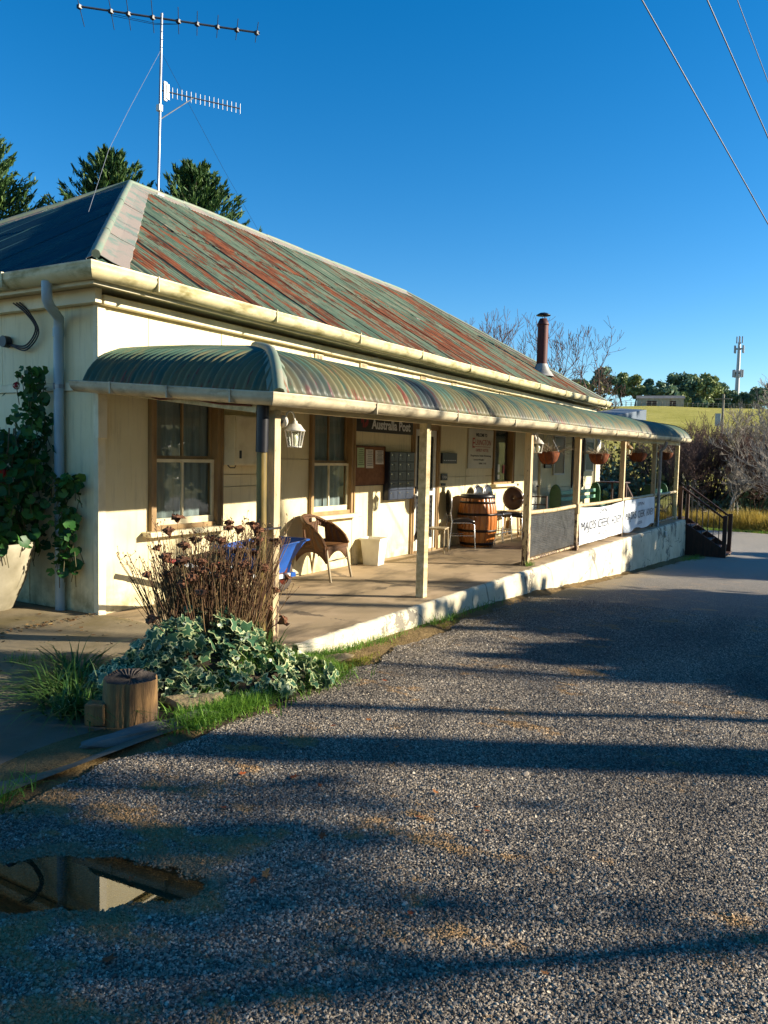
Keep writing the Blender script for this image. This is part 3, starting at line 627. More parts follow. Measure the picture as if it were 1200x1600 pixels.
# ---- windows and doors
def window(x0, x1, z0, z1, mid, sill=True, dark=False, name='window'):
    fw = .085
    m = MB()
    m.box(x0, x0+fw, -.035, .14, z0, z1).box(x1-fw, x1, -.035, .14, z0, z1).box(x0+fw, x1-fw, -.035, .14, z1-fw, z1).box(x0+fw, x1-fw, -.02, .14, z0, z0+.05)
    m.box(x0-.0, x0+.03, -.05, -.036, z0, z1).box(x1-.03, x1, -.05, -.036, z0, z1)
    w = m.build(name, 'tan', B, bevel=.005)
    if sill: MB().box(x0-.09, x1+.07, -.13, .02, z0-.055, z0-.002).build('sill', 'cream2', w, bevel=.006)
    a, b = x0+fw, x1-fw; zb, zt = z0+.05, z1-fw; xm = (a+b)/2
    if not dark:
        m = MB(); m.box(a, b, .055, .085, mid, mid+.035).box(a, a+.035, .056, .084, mid, zt).box(b-.035, b, .056, .084, mid, zt).box(xm-.012, xm+.012, .057, .083, mid+.035, zt); m.build('upper_sash', 'tan', w)
        m = MB(); m.box(a, b, .02, .05, zb, zb+.07).box(a, b, .02, .05, mid-.035, mid).box(a, a+.035, .021, .049, zb, mid).box(b-.035, b, .021, .049, zb, mid).box(xm-.012-.03, xm+.012-.03, .022, .048, zb+.07, mid-.035); m.build('lower_sash', 'cream2', w)
        for p0, p1 in ((a+.035, xm-.012), (xm+.012, b-.035)):
            MB().quad((p0, .07, mid+.035), (p1, .07, mid+.035), (p1, .07, zt), (p0, .07, zt)).build('pane', 'glass', w)
            MB().quad((p0, .035, zb+.07), (p1, .035, zb+.07), (p1, .035, mid-.035), (p0, .035, mid-.035)).build('pane', 'glass', w)
        rows_ = [[(x, .115+.012*math.sin(x*46)+.006*math.sin(x*17), z) for x in np.linspace(a, b, 60)] for z in (zb, (zb+zt)/2, zt)]
        MB().grid(rows_).build('curtain', 'curtain', w)
    else:
        MB().quad((a, .06, zb), (b, .06, zb), (b, .06, zt), (a, .06, zt)).build('pane', 'glass', w)
        MB().box(a, b, .10, .11, zb, zt).build('dark_room_sheet', 'void', w)  # near-black sheet stands for the unlit room behind the glass
    return w
window(.63, 1.72, .78, 2.44, 1.53)
window(3.45, 4.55, .78, 2.44, 1.5)
w3 = window(9.8, 10.95, 1.1, 2.3, 1.6, True, True)
for x, z, a, b, mt in ((10.28, 1.42, .1, .16, 'white'), (10.28, 1.24, .11, .09, 'white'), (10.56, 1.4, .09, .18, 'red')):
    if mt == 'red': MAT.setdefault('red', simple('sign_red', '#a8231f', '#8d1d1a', 5, .45))
    MB().box(x-a/2, x+a/2, .045, .05, z-b/2, z+b/2).build('window_sticker', mt, w3)
# screen door of the post office
D = MB().box(6.32, 6.43, -.035, .14, 0, 2.2).box(7.25, 7.36, -.035, .14, 0, 2.2).box(6.43, 7.25, -.035, .14, 2.08, 2.2).box(6.36, 6.40, -.05, -.036, 0, 2.16).box(7.28, 7.32, -.05, -.036, 0, 2.16).build('screen_door', 'tan', B, bevel=.004)
MB().box(6.435, 6.53, -.005, .03, .03, 2.075).box(7.15, 7.245, -.005, .03, .03, 2.075).box(6.53, 7.15, -.005, .03, 1.97, 2.075).box(6.53, 7.15, -.005, .03, .03, .22).box(6.53, 7.15, -.004, .028, .96, 1.03).build('door_frame', 'white', D, bevel=.004)
m = MB()
for i in range(9):
    for j in range(22): 
        xx, zz = 6.55+i*.068, .25+j*.082
        if zz < 1.95 and not (.93 < zz < 1.05): m.box(xx, xx+.03, .004, .009, zz, zz+.035)
m.build('security_mesh', 'black', D, kind='stuff')
MB().box(6.53, 7.15, .014, .018, .22, 1.97).build('fly_screen', 'void', D)
MB().box(6.45, 6.49, -.04, -.005, 1.0, 1.12).build('door_handle', 'black', D)
MB().box(6.43, 7.25, -.04, .14, -.0, .028).build('threshold', 'tan', D)
# pale panelled door further along
D = MB().box(11.72, 11.82, -.03, .14, 0, 2.25).box(12.7, 12.8, -.03, .14, 0, 2.25).box(11.82, 12.7, -.03, .14, 2.12, 2.25).build('panel_door', 'cream_shade', B, bevel=.004)
MB().box(11.83, 12.69, .03, .07, .01, 2.11).build('door_leaf', 'pale_door', D)
for a, b in ((11.93, 12.21), (12.31, 12.59)):
    for z0, z1 in ((.15, .8), (1.0, 1.95)):
        MB().box(a, b, .02, .029, z0, z1).build('door_panel', 'pale_door', D, bevel=.008)
MB().lathe([(0, -.05), (.025, -.045), (.03, -.03), (.012, -.02), (.012, 0)], 10, (12.62, .03, 1.0), M=Matrix.Rotation(-PI/2, 3, 'X')).build('door_knob', 'black', D)
for x in (15.2, 16.2): MB().box(x, x+.04, -.03, 0, 0.9, 2.4).build('cover_strip', 'darkwood', B)
# wall-mounted things
mb = T('meter_box', 'cream painted electricity meter box on the wall right of the first window', 'meter box', (2.07, 0, 1.47))
MB().box(-.34, .34, -.2, -.006, 0, .57).build('cabinet', 'cream2', mb, bevel=.004)
MB().box(-.325, .325, -.212, -.202, .015, .555).build('cabinet_door', 'cream2', mb, bevel=.003)
MB().box(-.27, -.24, -.222, -.213, .08, .17).build('latch', 'black', mb)
MB().tube([(-.34, -.1, .0), (-.3, -.1, -.03), (-.22, -.1, -.03), (-.2, -.1, 0)], .007, 5).build('conduit', 'black', mb)
# ------------------------------------------------------------------ veranda
VF = MB().box(.02, 18.62, -2.28, .02, -.14, -.0).build('veranda_floor', 'floor', None, kind='structure')
# rendered retaining wall / kerb under its edge, uneven top and face
rows_ = []
xs = np.arange(.1, 18.66, .06)
for x in xs:
    b = float(gz(x, -2.4))-.25; jt = .012*float(vnoise(x, 0, 13, 1))+.010*float(vnoise(x, 3, 29, 2)); th = .05+.012*float(vnoise(x, 1, 7, 1))
    lip = min(1, max(.25, (x-.1)/1.5))
    face = -2.28-th
    rows_.append([(x, -2.255, .003+jt*.3), (x, -2.28+jt*.5, .004+jt), (x, face+.02, .0+jt), (x, face+jt*.6, -.03+jt), (x, face+.004*math.sin(x*40), -.10), (x, face-.01+jt*.7, -.22), (x, face-.015, -.5), (x, face-.02, b)])
m = MB().grid(rows_, True); m.quad((18.655, -2.2, .0), (18.655, -2.33, -.03), (18.655, -2.35, -1.4), (18.655, -2.2, -1.4)); m.box(18.6, 18.66, -2.2, 0, -1.4, -.003)
pl = m.build('retaining_wall', 'plinth', B)
m = MB().tube([(15.62, -2.355, -.12), (15.64, -2.37, -.27)], .035, 8).build('outlet_pipe', 'white', pl)
PX = [.08, 2.83, 6.26, 8.78, 12.11, 15.36, 18.44]
def beam_z(x): return 1.97+.0075*x
for i, x in enumerate(PX):
    w = .1 if i else .085
    mat = 'post' if i not in (0,) else 'post'
    po = MB().box(x-w/2, x+w/2, -2.06-w/2, -2.06+w/2, .0, beam_z(x)).build('veranda_post', 'post' if i not in (1, 6) else 'beam', B, bevel=.006)
    if i == 3: MB().box(x-.07, x+.07, -2.13, -1.99, 0.66, .84).box(x-.065, x+.065, -2.125, -1.995, 0.0, .1).build('post_collar', 'post', po, bevel=.01)
# round old downpipe strapped to the corner post
dpp = MB().tube([(-.035, -2.03, .0), (-.037, -2.03, 1.0), (-.04, -2.03, 1.62)], .043, 12).build('old_downpipe', 'yellow_pipe', B)
MB().tube([(-.04, -2.03, 1.62), (-.045, -2.04, 2.03)], .052, 12).build('tarred_joint', 'black', dpp)
MB().box(-.085, .13, -2.112, -1.98, .98, .995).build('strap', 'black', dpp)
d2 = MB().tube([(15.53, -2.30, 2.14), (15.53, -2.26, 2.0), (15.53, -2.17, 1.9), (15.53, -2.16, .0), (15.56, -2.3, -.1)], .04, 10).build('far_downpipe', 'steel', B)
MB().bar((-.02, -2.06, 1.965+.06), (18.6, -2.06, 2.105+.06), .07, .12).build('veranda_beam', 'beam', B, bevel=.005)
MB().bar((-.05, -2.0, 2.02), (-.05, .0, 2.24), .05, .16).build('end_beam', 'beam', B, bevel=.005)
MB().bar((18.5, -2.0, 2.18), (18.5, .0, 2.3), .06, .12).build('end_beam', 'beam', B, bevel=.005)
MB().box(-.05, .06, -.06, -.017, 1.72, 2.17).build('wall_plate_block', 'cream2', B, bevel=.005)
wire = [(-.085, -.15, 2.23), (-.085, -.5, 2.17), (-.085, -.9, 2.07), (-.085, -1.2, 2.08), (-.085, -1.6, 2.02), (-.085, -1.95, 2.0)]
MAT['cable_red'] = simple('red_brown_cable', '#6d2c1c', '#4a2015', 5, .5)
MB().tube(wire, .009, 5).build('red_cable', 'cable_red', B)
for y in np.arange(.4, 18.4, .6): MB().bar((y, -2.02, 2.2+.008*y), (y, .0, 2.58+.006*y), .04, .07).build('rafter', 'beam', B)
PROF = [(-.02, .0), (.01, .06), (.05, .13), (.11, .20), (.19, .265), (.29, .32), (.42, .37), (.6, .405), (.9, .455), (1.4, .53), (2.36, .645)]
def prof(d):
    return float(np.interp(d, [a for a, _ in PROF], [b for _, b in PROF]))
def vbase(x, y): return 2.085+.0105*x+.055*max(0.0, y+2.3)*max(0.0, 1-x/3.0)
PD = [a for a, _ in PROF]
def vsheet(name, ks, pitchv, kind, mat, sub=6):
    rows_ = []
    for j in range(len(ks)*sub+1):
        t = ks[0]*pitchv+j*pitchv/sub; h = .017*math.cos(2*PI*t/pitchv); row = []
        if kind == 'front': dmax = min(2.32, max(t+.2, 0))
        else: dmax = min(max(t, 0.02), 2.32)
        for i, d in enumerate(PD):
            d = min(d, dmax); e = .02; sl = (prof(d+e)-prof(d-e))/(2*e); nx, nz = -sl/math.hypot(1, sl), 1/math.hypot(1, sl)
            dd = d+h*nx
            if kind == 'front': row.append((t, -2.32+dd, vbase(t, -2.32)+prof(d)+h*nz+.055*max(0, d-.0)*max(0, 1-t/3.0)))
            else: yy = -2.32+t; row.append((-.2+dd, yy, vbase(-.2, yy)+prof(d)+h*nz))
        rows_.append(row)
    MB().grid(rows_).build(name, mat, B, solid=.0015, offset=-1)
vp = .108
k = -2
while k*vp < 18.72:
    n = min(7, int(round(18.75/vp))-k)
    if n <= 0: break
    vsheet('veranda_roof_sheet', list(range(k, k+n)), vp, 'front', 'vroof'); k += n
k = 0; vq = .084
while k*vq < 2.31:
    n = min(7, int(2.32/vq)-k)
    if n <= 0: break
    vsheet('veranda_roof_sheet', list(range(k, k+n)), vq, 'end', 'vroof_end'); k += n
# hip roll of the veranda
hp = [(-.2+d, -2.32+d, vbase(-.2, -2.32+d)+prof(d)+.012) for d in PD if d < 2.0]
m = MB().tube(hp, .045, 8)
rows_ = [[(x-.02, y+.10, z-.03), (x, y, z+.03), (x+.10, y-.02, z-.03)] for x, y, z in hp]; m.grid(rows_)
m.build('veranda_hip_cap', 'cap_green', B)
# veranda gutters
sweep('veranda_gutter', 'vgutter', lambda t, o, z: ((-.22-o*.9)*(1-t)+18.72*t, -2.26-o*.9, 1.985+.0115*((-.2)*(1-t)+18.7*t)+z*.72+.006*math.sin(t*23)), B, 44)
sweep('veranda_gutter', 'vgutter', lambda t, o, z: (-.16-o*.9, (-2.26-o*.9)*(1-t)+(.06)*t, 1.985*(1-t)+2.15*t+z*.72), B, 10)
for x in np.arange(1.2, 18.6, 1.8): MB().box(x, x+.012, -2.392, -2.255, 1.984+.0115*x, 1.984+.0115*x+.107).build('gutter_joint', 'vgutter', B, bevel=.003)
for y in (-1.9, -1.2, -.5): MB().box(-.292, -.155, y, y+.012, 1.985+(.165)*(y+2.3)/2.3, 2.09+.165*(y+2.3)/2.3).build('gutter_joint', 'vgutter', B)
# barge at the far end
hb = [(18.73, -2.32+d, vbase(18.7, -2.32)+prof(d)+.02) for d in PD]
MB().tube(hp and hb, .022, 6).build('end_flashing', 'black', B)
# grey sloping hood behind the far end of the veranda roof
MB().add([(13.9, -1.25, 2.66), (18.0, -1.25, 2.80), (18.0, -1.25, 3.10), (13.9, -1.25, 2.70), (14.0, -.5, 2.72), (18.0, -.5, 2.85), (18.0, -.5, 3.15), (14.0, -.5, 2.76)], [(0, 1, 2, 3), (4, 7, 6, 5), (1, 5, 6, 2), (3, 2, 6, 7), (0, 4, 5, 1), (0, 3, 7, 4)]).build('roof_hood', MAT.setdefault('hood', simple('blue_grey_hood', '#46525f', '#56626d', 2, .6)), B, bevel=.01)
# railings between the posts
def rail_z(x): return .785
for i in range(2, 6):
    a, b = PX[i]+.05, PX[i+1]-.05; 
    R_ = MB().tube([(a, -2.06, .80), ((a+b)/2, -2.06, .785), (b, -2.06, .80)], .034, 10).build('top_rail', 'post', B)
    MB().tube([(a, -2.06, .07), (b, -2.06, .07)], .022, 8).build('bottom_rail', 'post', B)
    if i == 2:
        m = MB(); 
        for sgn in (1, -1):
            n = 74; wl_, hl = b-a, .64
            for k in range(-18, n+1):
                x0 = a+k*.035; x1 = x0+hl*.62
                c0, c1 = max(x0, a), min(x1, b)
                if c1 <= c0: continue
                z0, z1 = .11+(c0-x0)/.62, .11+(c1-x0)/.62
                if sgn < 0: z0, z1 = .86-z0, .86-z1
                m.bar((c0, -2.06+.006*sgn, z0), (c1, -2.06+.006*sgn, z1), .0055, .0055)
        m.build('wire_mesh', 'steel', B, kind='stuff')
    if i == 5:
        MB().box(a+.02, b-.02, -2.055, -2.049, .1, .755).build('clear_screen', 'pane_clear', B)
# ------------------------------------------------------------------ things on the veranda
MAT['red'] = MAT.get('red') or simple('sign_red', '#a8231f', '#8d1d1a', 5, .45)
MAT['sign_dark'] = simple('sign_board_dark', '#17141a', '#211c22', 3, .4)
MAT['sign_red_dim'] = simple('sign_logo_red', '#8e1c28', '#7a1522', 5, .4)
MAT['sign_white'] = simple('sign_letter_white', '#d8d8d6')
MAT['sign_board'] = simple('sign_board_offwhite', '#cfc8b4', '#b9b19b', 2.5, .5)
MAT['ink'] = simple('black_ink', '#1a1817')
MAT['cork'] = simple('cork_board', '#8a6143', '#70492f', 14, .85, 0, .2, 60)
MAT['paper_green'] = simple('pale_green_paper', '#b9cc9b'); MAT['paper'] = simple('white_paper', '#dad4c8')
sg = T('post_office_sign', 'dark sign with white lettering and a red emblem between second window and screen door', 'sign', (5.415, 0, 1.97))
MB().box(-.865, .865, -.05, -.008, 0, .34).build('sign_board', 'sign_dark', sg, bevel=.004)
text('Australia Post', .20, 'sign_white', sg, (.165, -.052, .055), width=1.22, bold=.006)
m = MB()
k = 26
ring = [(math.cos(2*PI*i/k), math.sin(2*PI*i/k)) for i in range(k)]
for i in range(k):
    a, b_ = ring[i], ring[(i+1) % k]
    if abs(i-k*.62) < 2: continue
    m.quad((-.645+.105*a[0], -.0525, .165+.105*a[1]), (-.645+.105*b_[0], -.0525, .165+.105*b_[1]), (-.645+.045*b_[0], -.0525, .175+.045*b_[1]), (-.645+.045*a[0], -.0525, .175+.045*a[1]))
m.box(-.70, -.668, -.0535, -.0515, .06, .2)
m.build('sign_emblem', 'sign_red_dim', sg)
nb = T('notice_board', 'brown cork notice board on the wall left of the black mailboxes', 'notice board', (4.985, 0, 1.18))
MB().box(-.425, .425, -.03, -.008, 0, .57).build('cork_panel', 'cork', nb)
MB().box(-.44, -.425, -.036, -.006, -.01, .58).box(.425, .44, -.036, -.006, -.01, .58).box(-.425, .425, -.036, -.006, .57, .585).box(-.425, .425, -.036, -.006, -.012, 0).build('board_frame', 'darkwood', nb)
for x, z, w, h, mt, lb, tx in ((4.70, 1.44, .2, .29, 'paper_green', 'pale green printed notice pinned at the left of the cork board', 'NOTICE'), (4.95, 1.43, .21, .28, 'paper', 'tall white printed notice pinned in the middle of the cork board', 'COMMUNITY'), (5.24, 1.49, .24, .21, 'paper', 'short white notice pinned at the right of the cork board', 'INFORMATION')):
    pn = T('paper_notice', lb, 'notice', (x, -.032, z), 0, 'papers pinned on the cork board')
    rows_ = [[(-w/2+w*i/6, -.002-.008*(1-j/4)**2*abs(math.sin(i*.5+x)), h*j/4) for i in range(7)] for j in range(5)]
    MB().grid(rows_).build('sheet', mt, pn)
    m = MB()
    for q in range(9): 
        wd = random.uniform(.5, .85)*w; zz = h*.9-q*h*.095
        if wd > .1*w: m.box(-wd/2, wd/2, -.0125, -.0115, zz, zz+.006)
    m.build('printed_lines', 'ink', pn, kind='stuff')
mbx = T('mailbox_bank', 'bank of small black mailboxes on the wall beside the screen door', 'mailboxes', (5.83, 0, .93))
MB().box(-.415, .415, -.11, -.008, 0, .76).build('box_body', 'dark_blue', mbx, bevel=.004)
MAT['box_door'] = simple('mailbox_door_blue', '#3a414f', '#2c323e', 6, .3)
for j in range(5):
    for i in range(3):
        o = MB().box(-.40+i*.268, -.40+i*.268+.258, -.122, -.111, .012+j*.149, .012+j*.149+.139).build('mailbox_door', 'box_door', mbx, bevel=.004)
        m = MB()
        for q in range(4): m.box(-.40+i*.268+.12, -.40+i*.268+.138, -.1235, -.1225, .04+j*.149+q*.022, .052+j*.149+q*.022)
        m.build('number_plate', 'ink', o, kind='stuff')
        MB().tube([(-.36+i*.268, -.122, .11+j*.149), (-.36+i*.268, -.13, .11+j*.149)], .012, 8).build('lock', 'chrome', o)
ls = T('key_rack', 'small dark rack with a row of slots on the wall right of the screen door', 'rack', (7.71, 0, 1.51))
MB().box(-.3, .3, -.05, -.008, 0, .19).build('rack_board', 'sign_dark', ls)
m = MB()
for i in range(6): m.box(-.25+i*.088, -.2+i*.088, -.053, -.0505, .05, .062)
m.build('slot_marks', 'sign_white', ls, kind='stuff')
for x, z, w, h, lb, tx in ((7.56, 1.21, .24, .12, 'upper small dark plaque beside the screen door', '1.30'), (7.53, 1.11, .16, .045, 'lower tiny black plaque beside the screen door', None)):
    q = T('wall_plaque', lb, 'plaque', (x, 0, z), 0, 'plaques beside the screen door')
    MB().box(-w/2, w/2, -.025, -.008, 0, h).build('plate', 'sign_dark', q)
    if tx: text('OPEN', .07, 'sign_white', q, (0, -.027, .035), width=.16)
ws = T('welcome_sign', 'off-white welcome sign with red and black lettering on the wall behind the barrel', 'sign', (9.155, 0, 1.42))
MB().box(-.60, .60, -.03, -.008, 0, .76).build('sign_board', 'sign_board', ws, bevel=.003)
text('WELCOME TO', .085, 'ink', ws, (0, -.032, .62), width=.55, bold=.003)
text('E', .27, 'red', ws, (-.375, -.032, .40), bold=.002, width=.11)
text('LRINGTON', .15, 'red', ws, (.10, -.032, .455), width=.76)
MB().box(-.30, .46, -.033, -.031, .418, .427).build('rule_line', 'red', ws)
text('FAMILY HOTEL', .085, 'red', ws, (.05, -.032, .325), width=.62)
text('Proprietors: Robin Armstrong', .055, 'ink', ws, (0, -.032, .23), width=1.0)
text('Licensed Victualler', .042, 'ink', ws, (-.1, -.032, .155), width=.5)
text('4846 1145', .05, 'ink', ws, (.08, -.032, .08), width=.36)
# framed posters on the far wall
MAT['frame_white'] = simple('poster_frame_white', '#d6d4cc'); MAT['poster_dark'] = simple('dark_poster_print', '#2b241f', '#5b3c26', 3, .3, 0, 0, 1, (1, 1, 1), .4, .6)
MAT['poster_teal'] = simple('teal_poster_print', '#1f4a52', '#2f6b62', 3, .3); MAT['poster_grey'] = simple('grey_poster_print', '#686a70', '#8c8e92', 3, .4)
for x, z, w, h, fm, pm, lb in ((14.05, 1.25, .86, .98, 'frame_white', 'poster_dark', 'dark framed poster with white border right of the pale door'), (16.72, 1.33, .8, .85, 'frame_white', 'poster_teal', 'teal poster in a pale frame near the end of the wall'), (13.22, 1.42, .5, .3, 'black', 'poster_grey', 'small pair of grey notices right of the pale door'), (15.7, .98, .7, 1.2, 'darkwood', 'poster_grey', 'tall grey board between the two framed posters')):
    q = T('wall_poster', lb, 'poster', (x, 0, z), 0, 'posters on the far veranda wall')
    f_ = .045
    MB().box(-w/2, w/2, -.045, -.008, 0, f_).box(-w/2, w/2, -.045, -.008, h-f_, h).box(-w/2, -w/2+f_, -.044, -.008, f_, h-f_).box(w/2-f_, w/2, -.044, -.008, f_, h-f_).build('frame', fm, q)
    MB().box(-w/2+f_, w/2-f_, -.03, -.009, f_, h-f_).build('print', pm, q)
# lanterns on the posts
MAT['lantern'] = simple('white_lantern_metal', '#d9d3c4', '#a59c88', 8, .45, 0, .1, 30)
MAT['bulb'] = simple('milky_bulb', '#ded6b4', None, rough=.2)
def lantern(x, lb, mat='lantern'):
    q = T('carriage_lantern', lb, 'lantern', (x+.06, -2.10, 1.72+.008*x), 0, 'lanterns on the veranda posts')
    MB().lathe([(0, .02), (.05, .015), (.055, 0), (.02, -.01)], 14, (0, .0, .16), M=Matrix.Rotation(PI/2, 3, 'Y')).build('wall_plate', mat, q)
    pts = [(.0, 0, .17)]+[(.08-.055*math.cos(t), -.02, .20+.05*math.sin(t)) for t in np.linspace(0, PI, 9)]+[(.135, -.03, .17)]
    MB().tube(pts, .008, 6).build('bracket', mat, q)
    cx, cy = .135, -.03
    MB().lathe([(0, .175), (.02, .17), (.022, .15), (.05, .14), (.075, .105), (.09, .09), (.09, .082), (0, .082)], 14, (cx, cy, 0)).build('hood', mat, q)
    for i in range(6):
        t = 2*PI*i/6+.3
        MB().tube([(cx+.08*math.cos(t), cy+.08*math.sin(t), .085), (cx+.055*math.cos(t), cy+.055*math.sin(t), -.055)], .007, 5).build('frame_bar', mat, q)
    for i in range(6):
        t, t2 = 2*PI*i/6+.3, 2*PI*(i+1)/6+.3
        MB().quad((cx+.078*math.cos(t), cy+.078*math.sin(t), .082), (cx+.078*math.cos(t2), cy+.078*math.sin(t2), .082), (cx+.053*math.cos(t2), cy+.053*math.sin(t2), -.05), (cx+.053*math.cos(t), cy+.053*math.sin(t), -.05)).build('pane', 'glass', q)
    MB().lathe([(0, -.055), (.06, -.055), (.06, -.045), (0, -.04)], 12, (cx, cy, 0)).build('base_ring', mat, q)
    MB().lathe([(.015, -.04), (.03, 0), (.032, .03), (.015, .065), (0, .07)], 10, (cx, cy, 0)).build('bulb', 'bulb', q)
lantern(.08, 'white carriage lantern on the blackened corner post nearest the wheelbarrow')
lantern(6.26, 'white carriage lantern on the post beside the wire mesh panel')
lantern(12.11, 'shaded carriage lantern on the post between the two banners', 'tan')
# white bin
MAT['bin'] = simple('white_plastic_bin', '#e8e4d8', '#d2ccbc', 4, .4)
q = T('waste_bin', 'square white tapered waste bin under the notice board', 'bin', (4.86, -.2, 0), rad(8))
m = MB(); a, b_, h = .115, .155, .40
rows_ = [[(s*x, s*y, z) for x, y in ((-1, -1), (1, -1), (1, 1), (-1, 1), (-1, -1))] for s, z in ((a, 0), (b_, h), (b_+.01, h), (b_+.01, h-.03))]
m.grid(rows_, False); m.grid([[(s*x, s*y, z) for x, y in ((-1, -1), (1, -1), (1, 1), (-1, 1), (-1, -1))] for s, z in ((b_, h), (a-.005, .02))], False); m.quad((-a, -a, .02), (a, -a, .02), (a, a, .02), (-a, a, .02))
m.build('bin_body', 'bin', q)
# wicker chair
def wicker():
    n = N('brown_wicker'); w = n.n.new('ShaderNodeTexWave'); w.wave_type = 'BANDS'; w.bands_direction = 'Z'; w.inputs['Scale'].default_value = 28; w.inputs['Distortion'].default_value = 1.5; w.inputs['Detail Scale'].default_value = 3
    n.l.new(n._obj, w.inputs[0]); w2 = n.n.new('ShaderNodeTexWave'); w2.bands_direction = 'X'; w2.inputs['Scale'].default_value = 16; n.l.new(n._obj, w2.inputs[0])
    f = n.math('MULTIPLY', w.outputs['Fac'], w2.outputs['Fac']); n.col(n.mix(n.ramp(f, [(.05, 0.0), (.5, 1.0)]), '#4d3018', '#9c6d40')).rough(.5); n.bump(f, .9, .012); return n.m
MAT['wicker'] = wicker(); MAT['wicker_leg'] = simple('pale_cane_leg', '#a89878', '#8a795c', 8, .4)
wc = T('wicker_chair', 'rounded brown wicker armchair against the wall under the second window', 'chair', (3.30, -.32, 0), rad(6))
# shell: a U-shaped wall around the seat (open to the front, -y), arms sloping down
def shell(t):
    """t 0..1 left front -> back -> right front, plan position"""
    a = PI*(1-t); return .30*math.cos(a), -.24+.44*math.sin(a)**.8 if 0 < t < 1 else -.24
def top_z(t): return .45+.36*max(0.0, math.sin(PI*t))**.5
NT, NK = 48, 12
vv = []; ff = []
for i in range(NT+1):
    t = i/NT; x, y = shell(t)
    for k in range(NK+1):
        q_ = k/NK; vv.append((x*(1+.07*q_), y+(.04*q_ if y > 0 else .0), .38+(top_z(t)-.38)*q_))
def hole(t, q_): return any(((t-c)/.05)**2+((q_-.52)/.26)**2 < 1 for c in (.25, .75))
for i in range(NT):
    for k in range(NK):
        if not hole((i+.5)/NT, (k+.5)/NK): a_ = i*(NK+1)+k; ff.append((a_, a_+1, a_+NK+2, a_+NK+1))
MB().add(vv, ff, True).build('woven_back', 'wicker', wc, solid=.018)
MB().tube([(shell(t)[0]*1.07, shell(t)[1]+(.04 if shell(t)[1] > 0 else 0), top_z(t)) for t in np.linspace(0, 1, 41)], .024, 8).build('rolled_rim', 'wicker', wc)
rows_ = [[(x*.29, -.25+.46*v*(1-.1*x*x), .425+.012*math.sin(PI*v)) for x in np.linspace(-1, 1, 9)] for v in np.linspace(0, 1, 7)]
MB().grid(rows_).build('seat', 'wicker', wc, solid=.04)
for x0, y0, x1, y1 in ((-.29, -.24, .29, -.24), (-.29, -.24, -.29, .2), (.29, -.24, .29, .2)):
    rows_ = [[(x0+(x1-x0)*u, y0+(y1-y0)*u, .42-(.05+.14*abs(2*u-1)**2.2)*k) for k in (0, .5, 1)] for u in np.linspace(0, 1, 13)]
    MB().grid(rows_).build('woven_apron', 'wicker', wc, solid=.014)
for x, y, dx, dy in ((-.27, -.23, -.02, -.08), (.27, -.23, .02, -.08), (-.25, .22, -.05, .08), (.25, .22, .05, .08)):
    MB().tube([(x, y, .42), (x+dx*.5, y+dy*.5, .2), (x+dx, y+dy, 0)], .017, 8).build('leg', 'wicker_leg', wc)
MB().tube([(-.27, -.25, .26), (.27, -.25, .26)], .01, 6).build('stretcher', 'wicker_leg', wc)
# wheelbarrow
MAT['barrow_blue'] = simple('blue_barrow_tray', '#1d56a8', '#154283', 3, .35, 0, .08, 30)
MAT['barrow_white'] = simple('pale_barrow_frame', '#c9ced0', '#a4a9ac', 5, .5); MAT['tyre'] = simple('dusty_tyre', '#4b3f35', '#35302b', 6, .8, 0, .2, 40); MAT['grip'] = simple('red_grip', '#8c2a24', '#6d1d1a', 4, .5)
wb = T('wheelbarrow', 'blue wheelbarrow with pale frame standing behind the corner post', 'wheelbarrow', (2.12, -.56, 0), rad(6))
def ring_(cx, w, l0, l1, z0, z1): return [(l0, -w, z0), (l1-.06, -w, z1), (l1, -w*.75, z1), (l1, w*.75, z1), (l1-.06, w, z1), (l0, w, z0), (l0, -w, z0)]
rows_ = [ring_(0, .17, -.60, -.12, .27, .27), ring_(0, .27, -.78, .12, .54, .57), ring_(0, .30, -.82, .19, .60, .63), ring_(0, .315, -.83, .205, .60, .63), ring_(0, .315, -.83, .205, .585, .615)]
m = MB().grid(rows_, False); m.quad(*[(x, y, .27) for x, y, z in rows_[0][:-1]])
m.build('tray', 'barrow_blue', wb, solid=.004)
for s in (-1, 1):
    MB().bar((.10, s*.09, .20), (-.62, s*.20, .245), .035, .05).bar((-.62, s*.20, .245), (-1.5, s*.30, .50), .035, .05).build('handle', 'barrow_white', wb, bevel=.004)
    MB().tube([(-1.5, s*.30, .5), (-1.66, s*.315, .545)], .026, 8).build('grip', 'grip', wb)
    MB().bar((-.62, s*.21, .25), (-.70, s*.24, .0), .03, .05).build('leg', 'barrow_white', wb)
    MB().bar((.06, s*.07, .18), (.1, s*.12, .55), .02, .03).build('front_brace', 'barrow_blue', wb)
wh = MB().lathe([(.12, -.04), (.175, -.05), (.2, -.025), (.205, 0), (.2, .025), (.175, .05), (.12, .04)], 26, (.04, 0, .205), M=Matrix.Rotation(PI/2, 3, 'X')).build('wheel', 'tyre', wb)
MB().lathe([(0, -.03), (.04, -.032), (.05, -.015), (.125, -.03), (.125, .03), (.05, .015), (.04, .032), (0, .03)], 20, (.04, 0, .205), M=Matrix.Rotation(PI/2, 3, 'X')).build('rim', 'cable_red', wh)
MB().bar((.06, -.1, .205), (.16, -.1, .2), .05, .05).build('axle_bracket', 'barrow_blue', wb)
MAT['pinkpot'] = simple('terracotta_pot', '#8d5540', '#6f4030', 6, .8, 0, .15, 30)
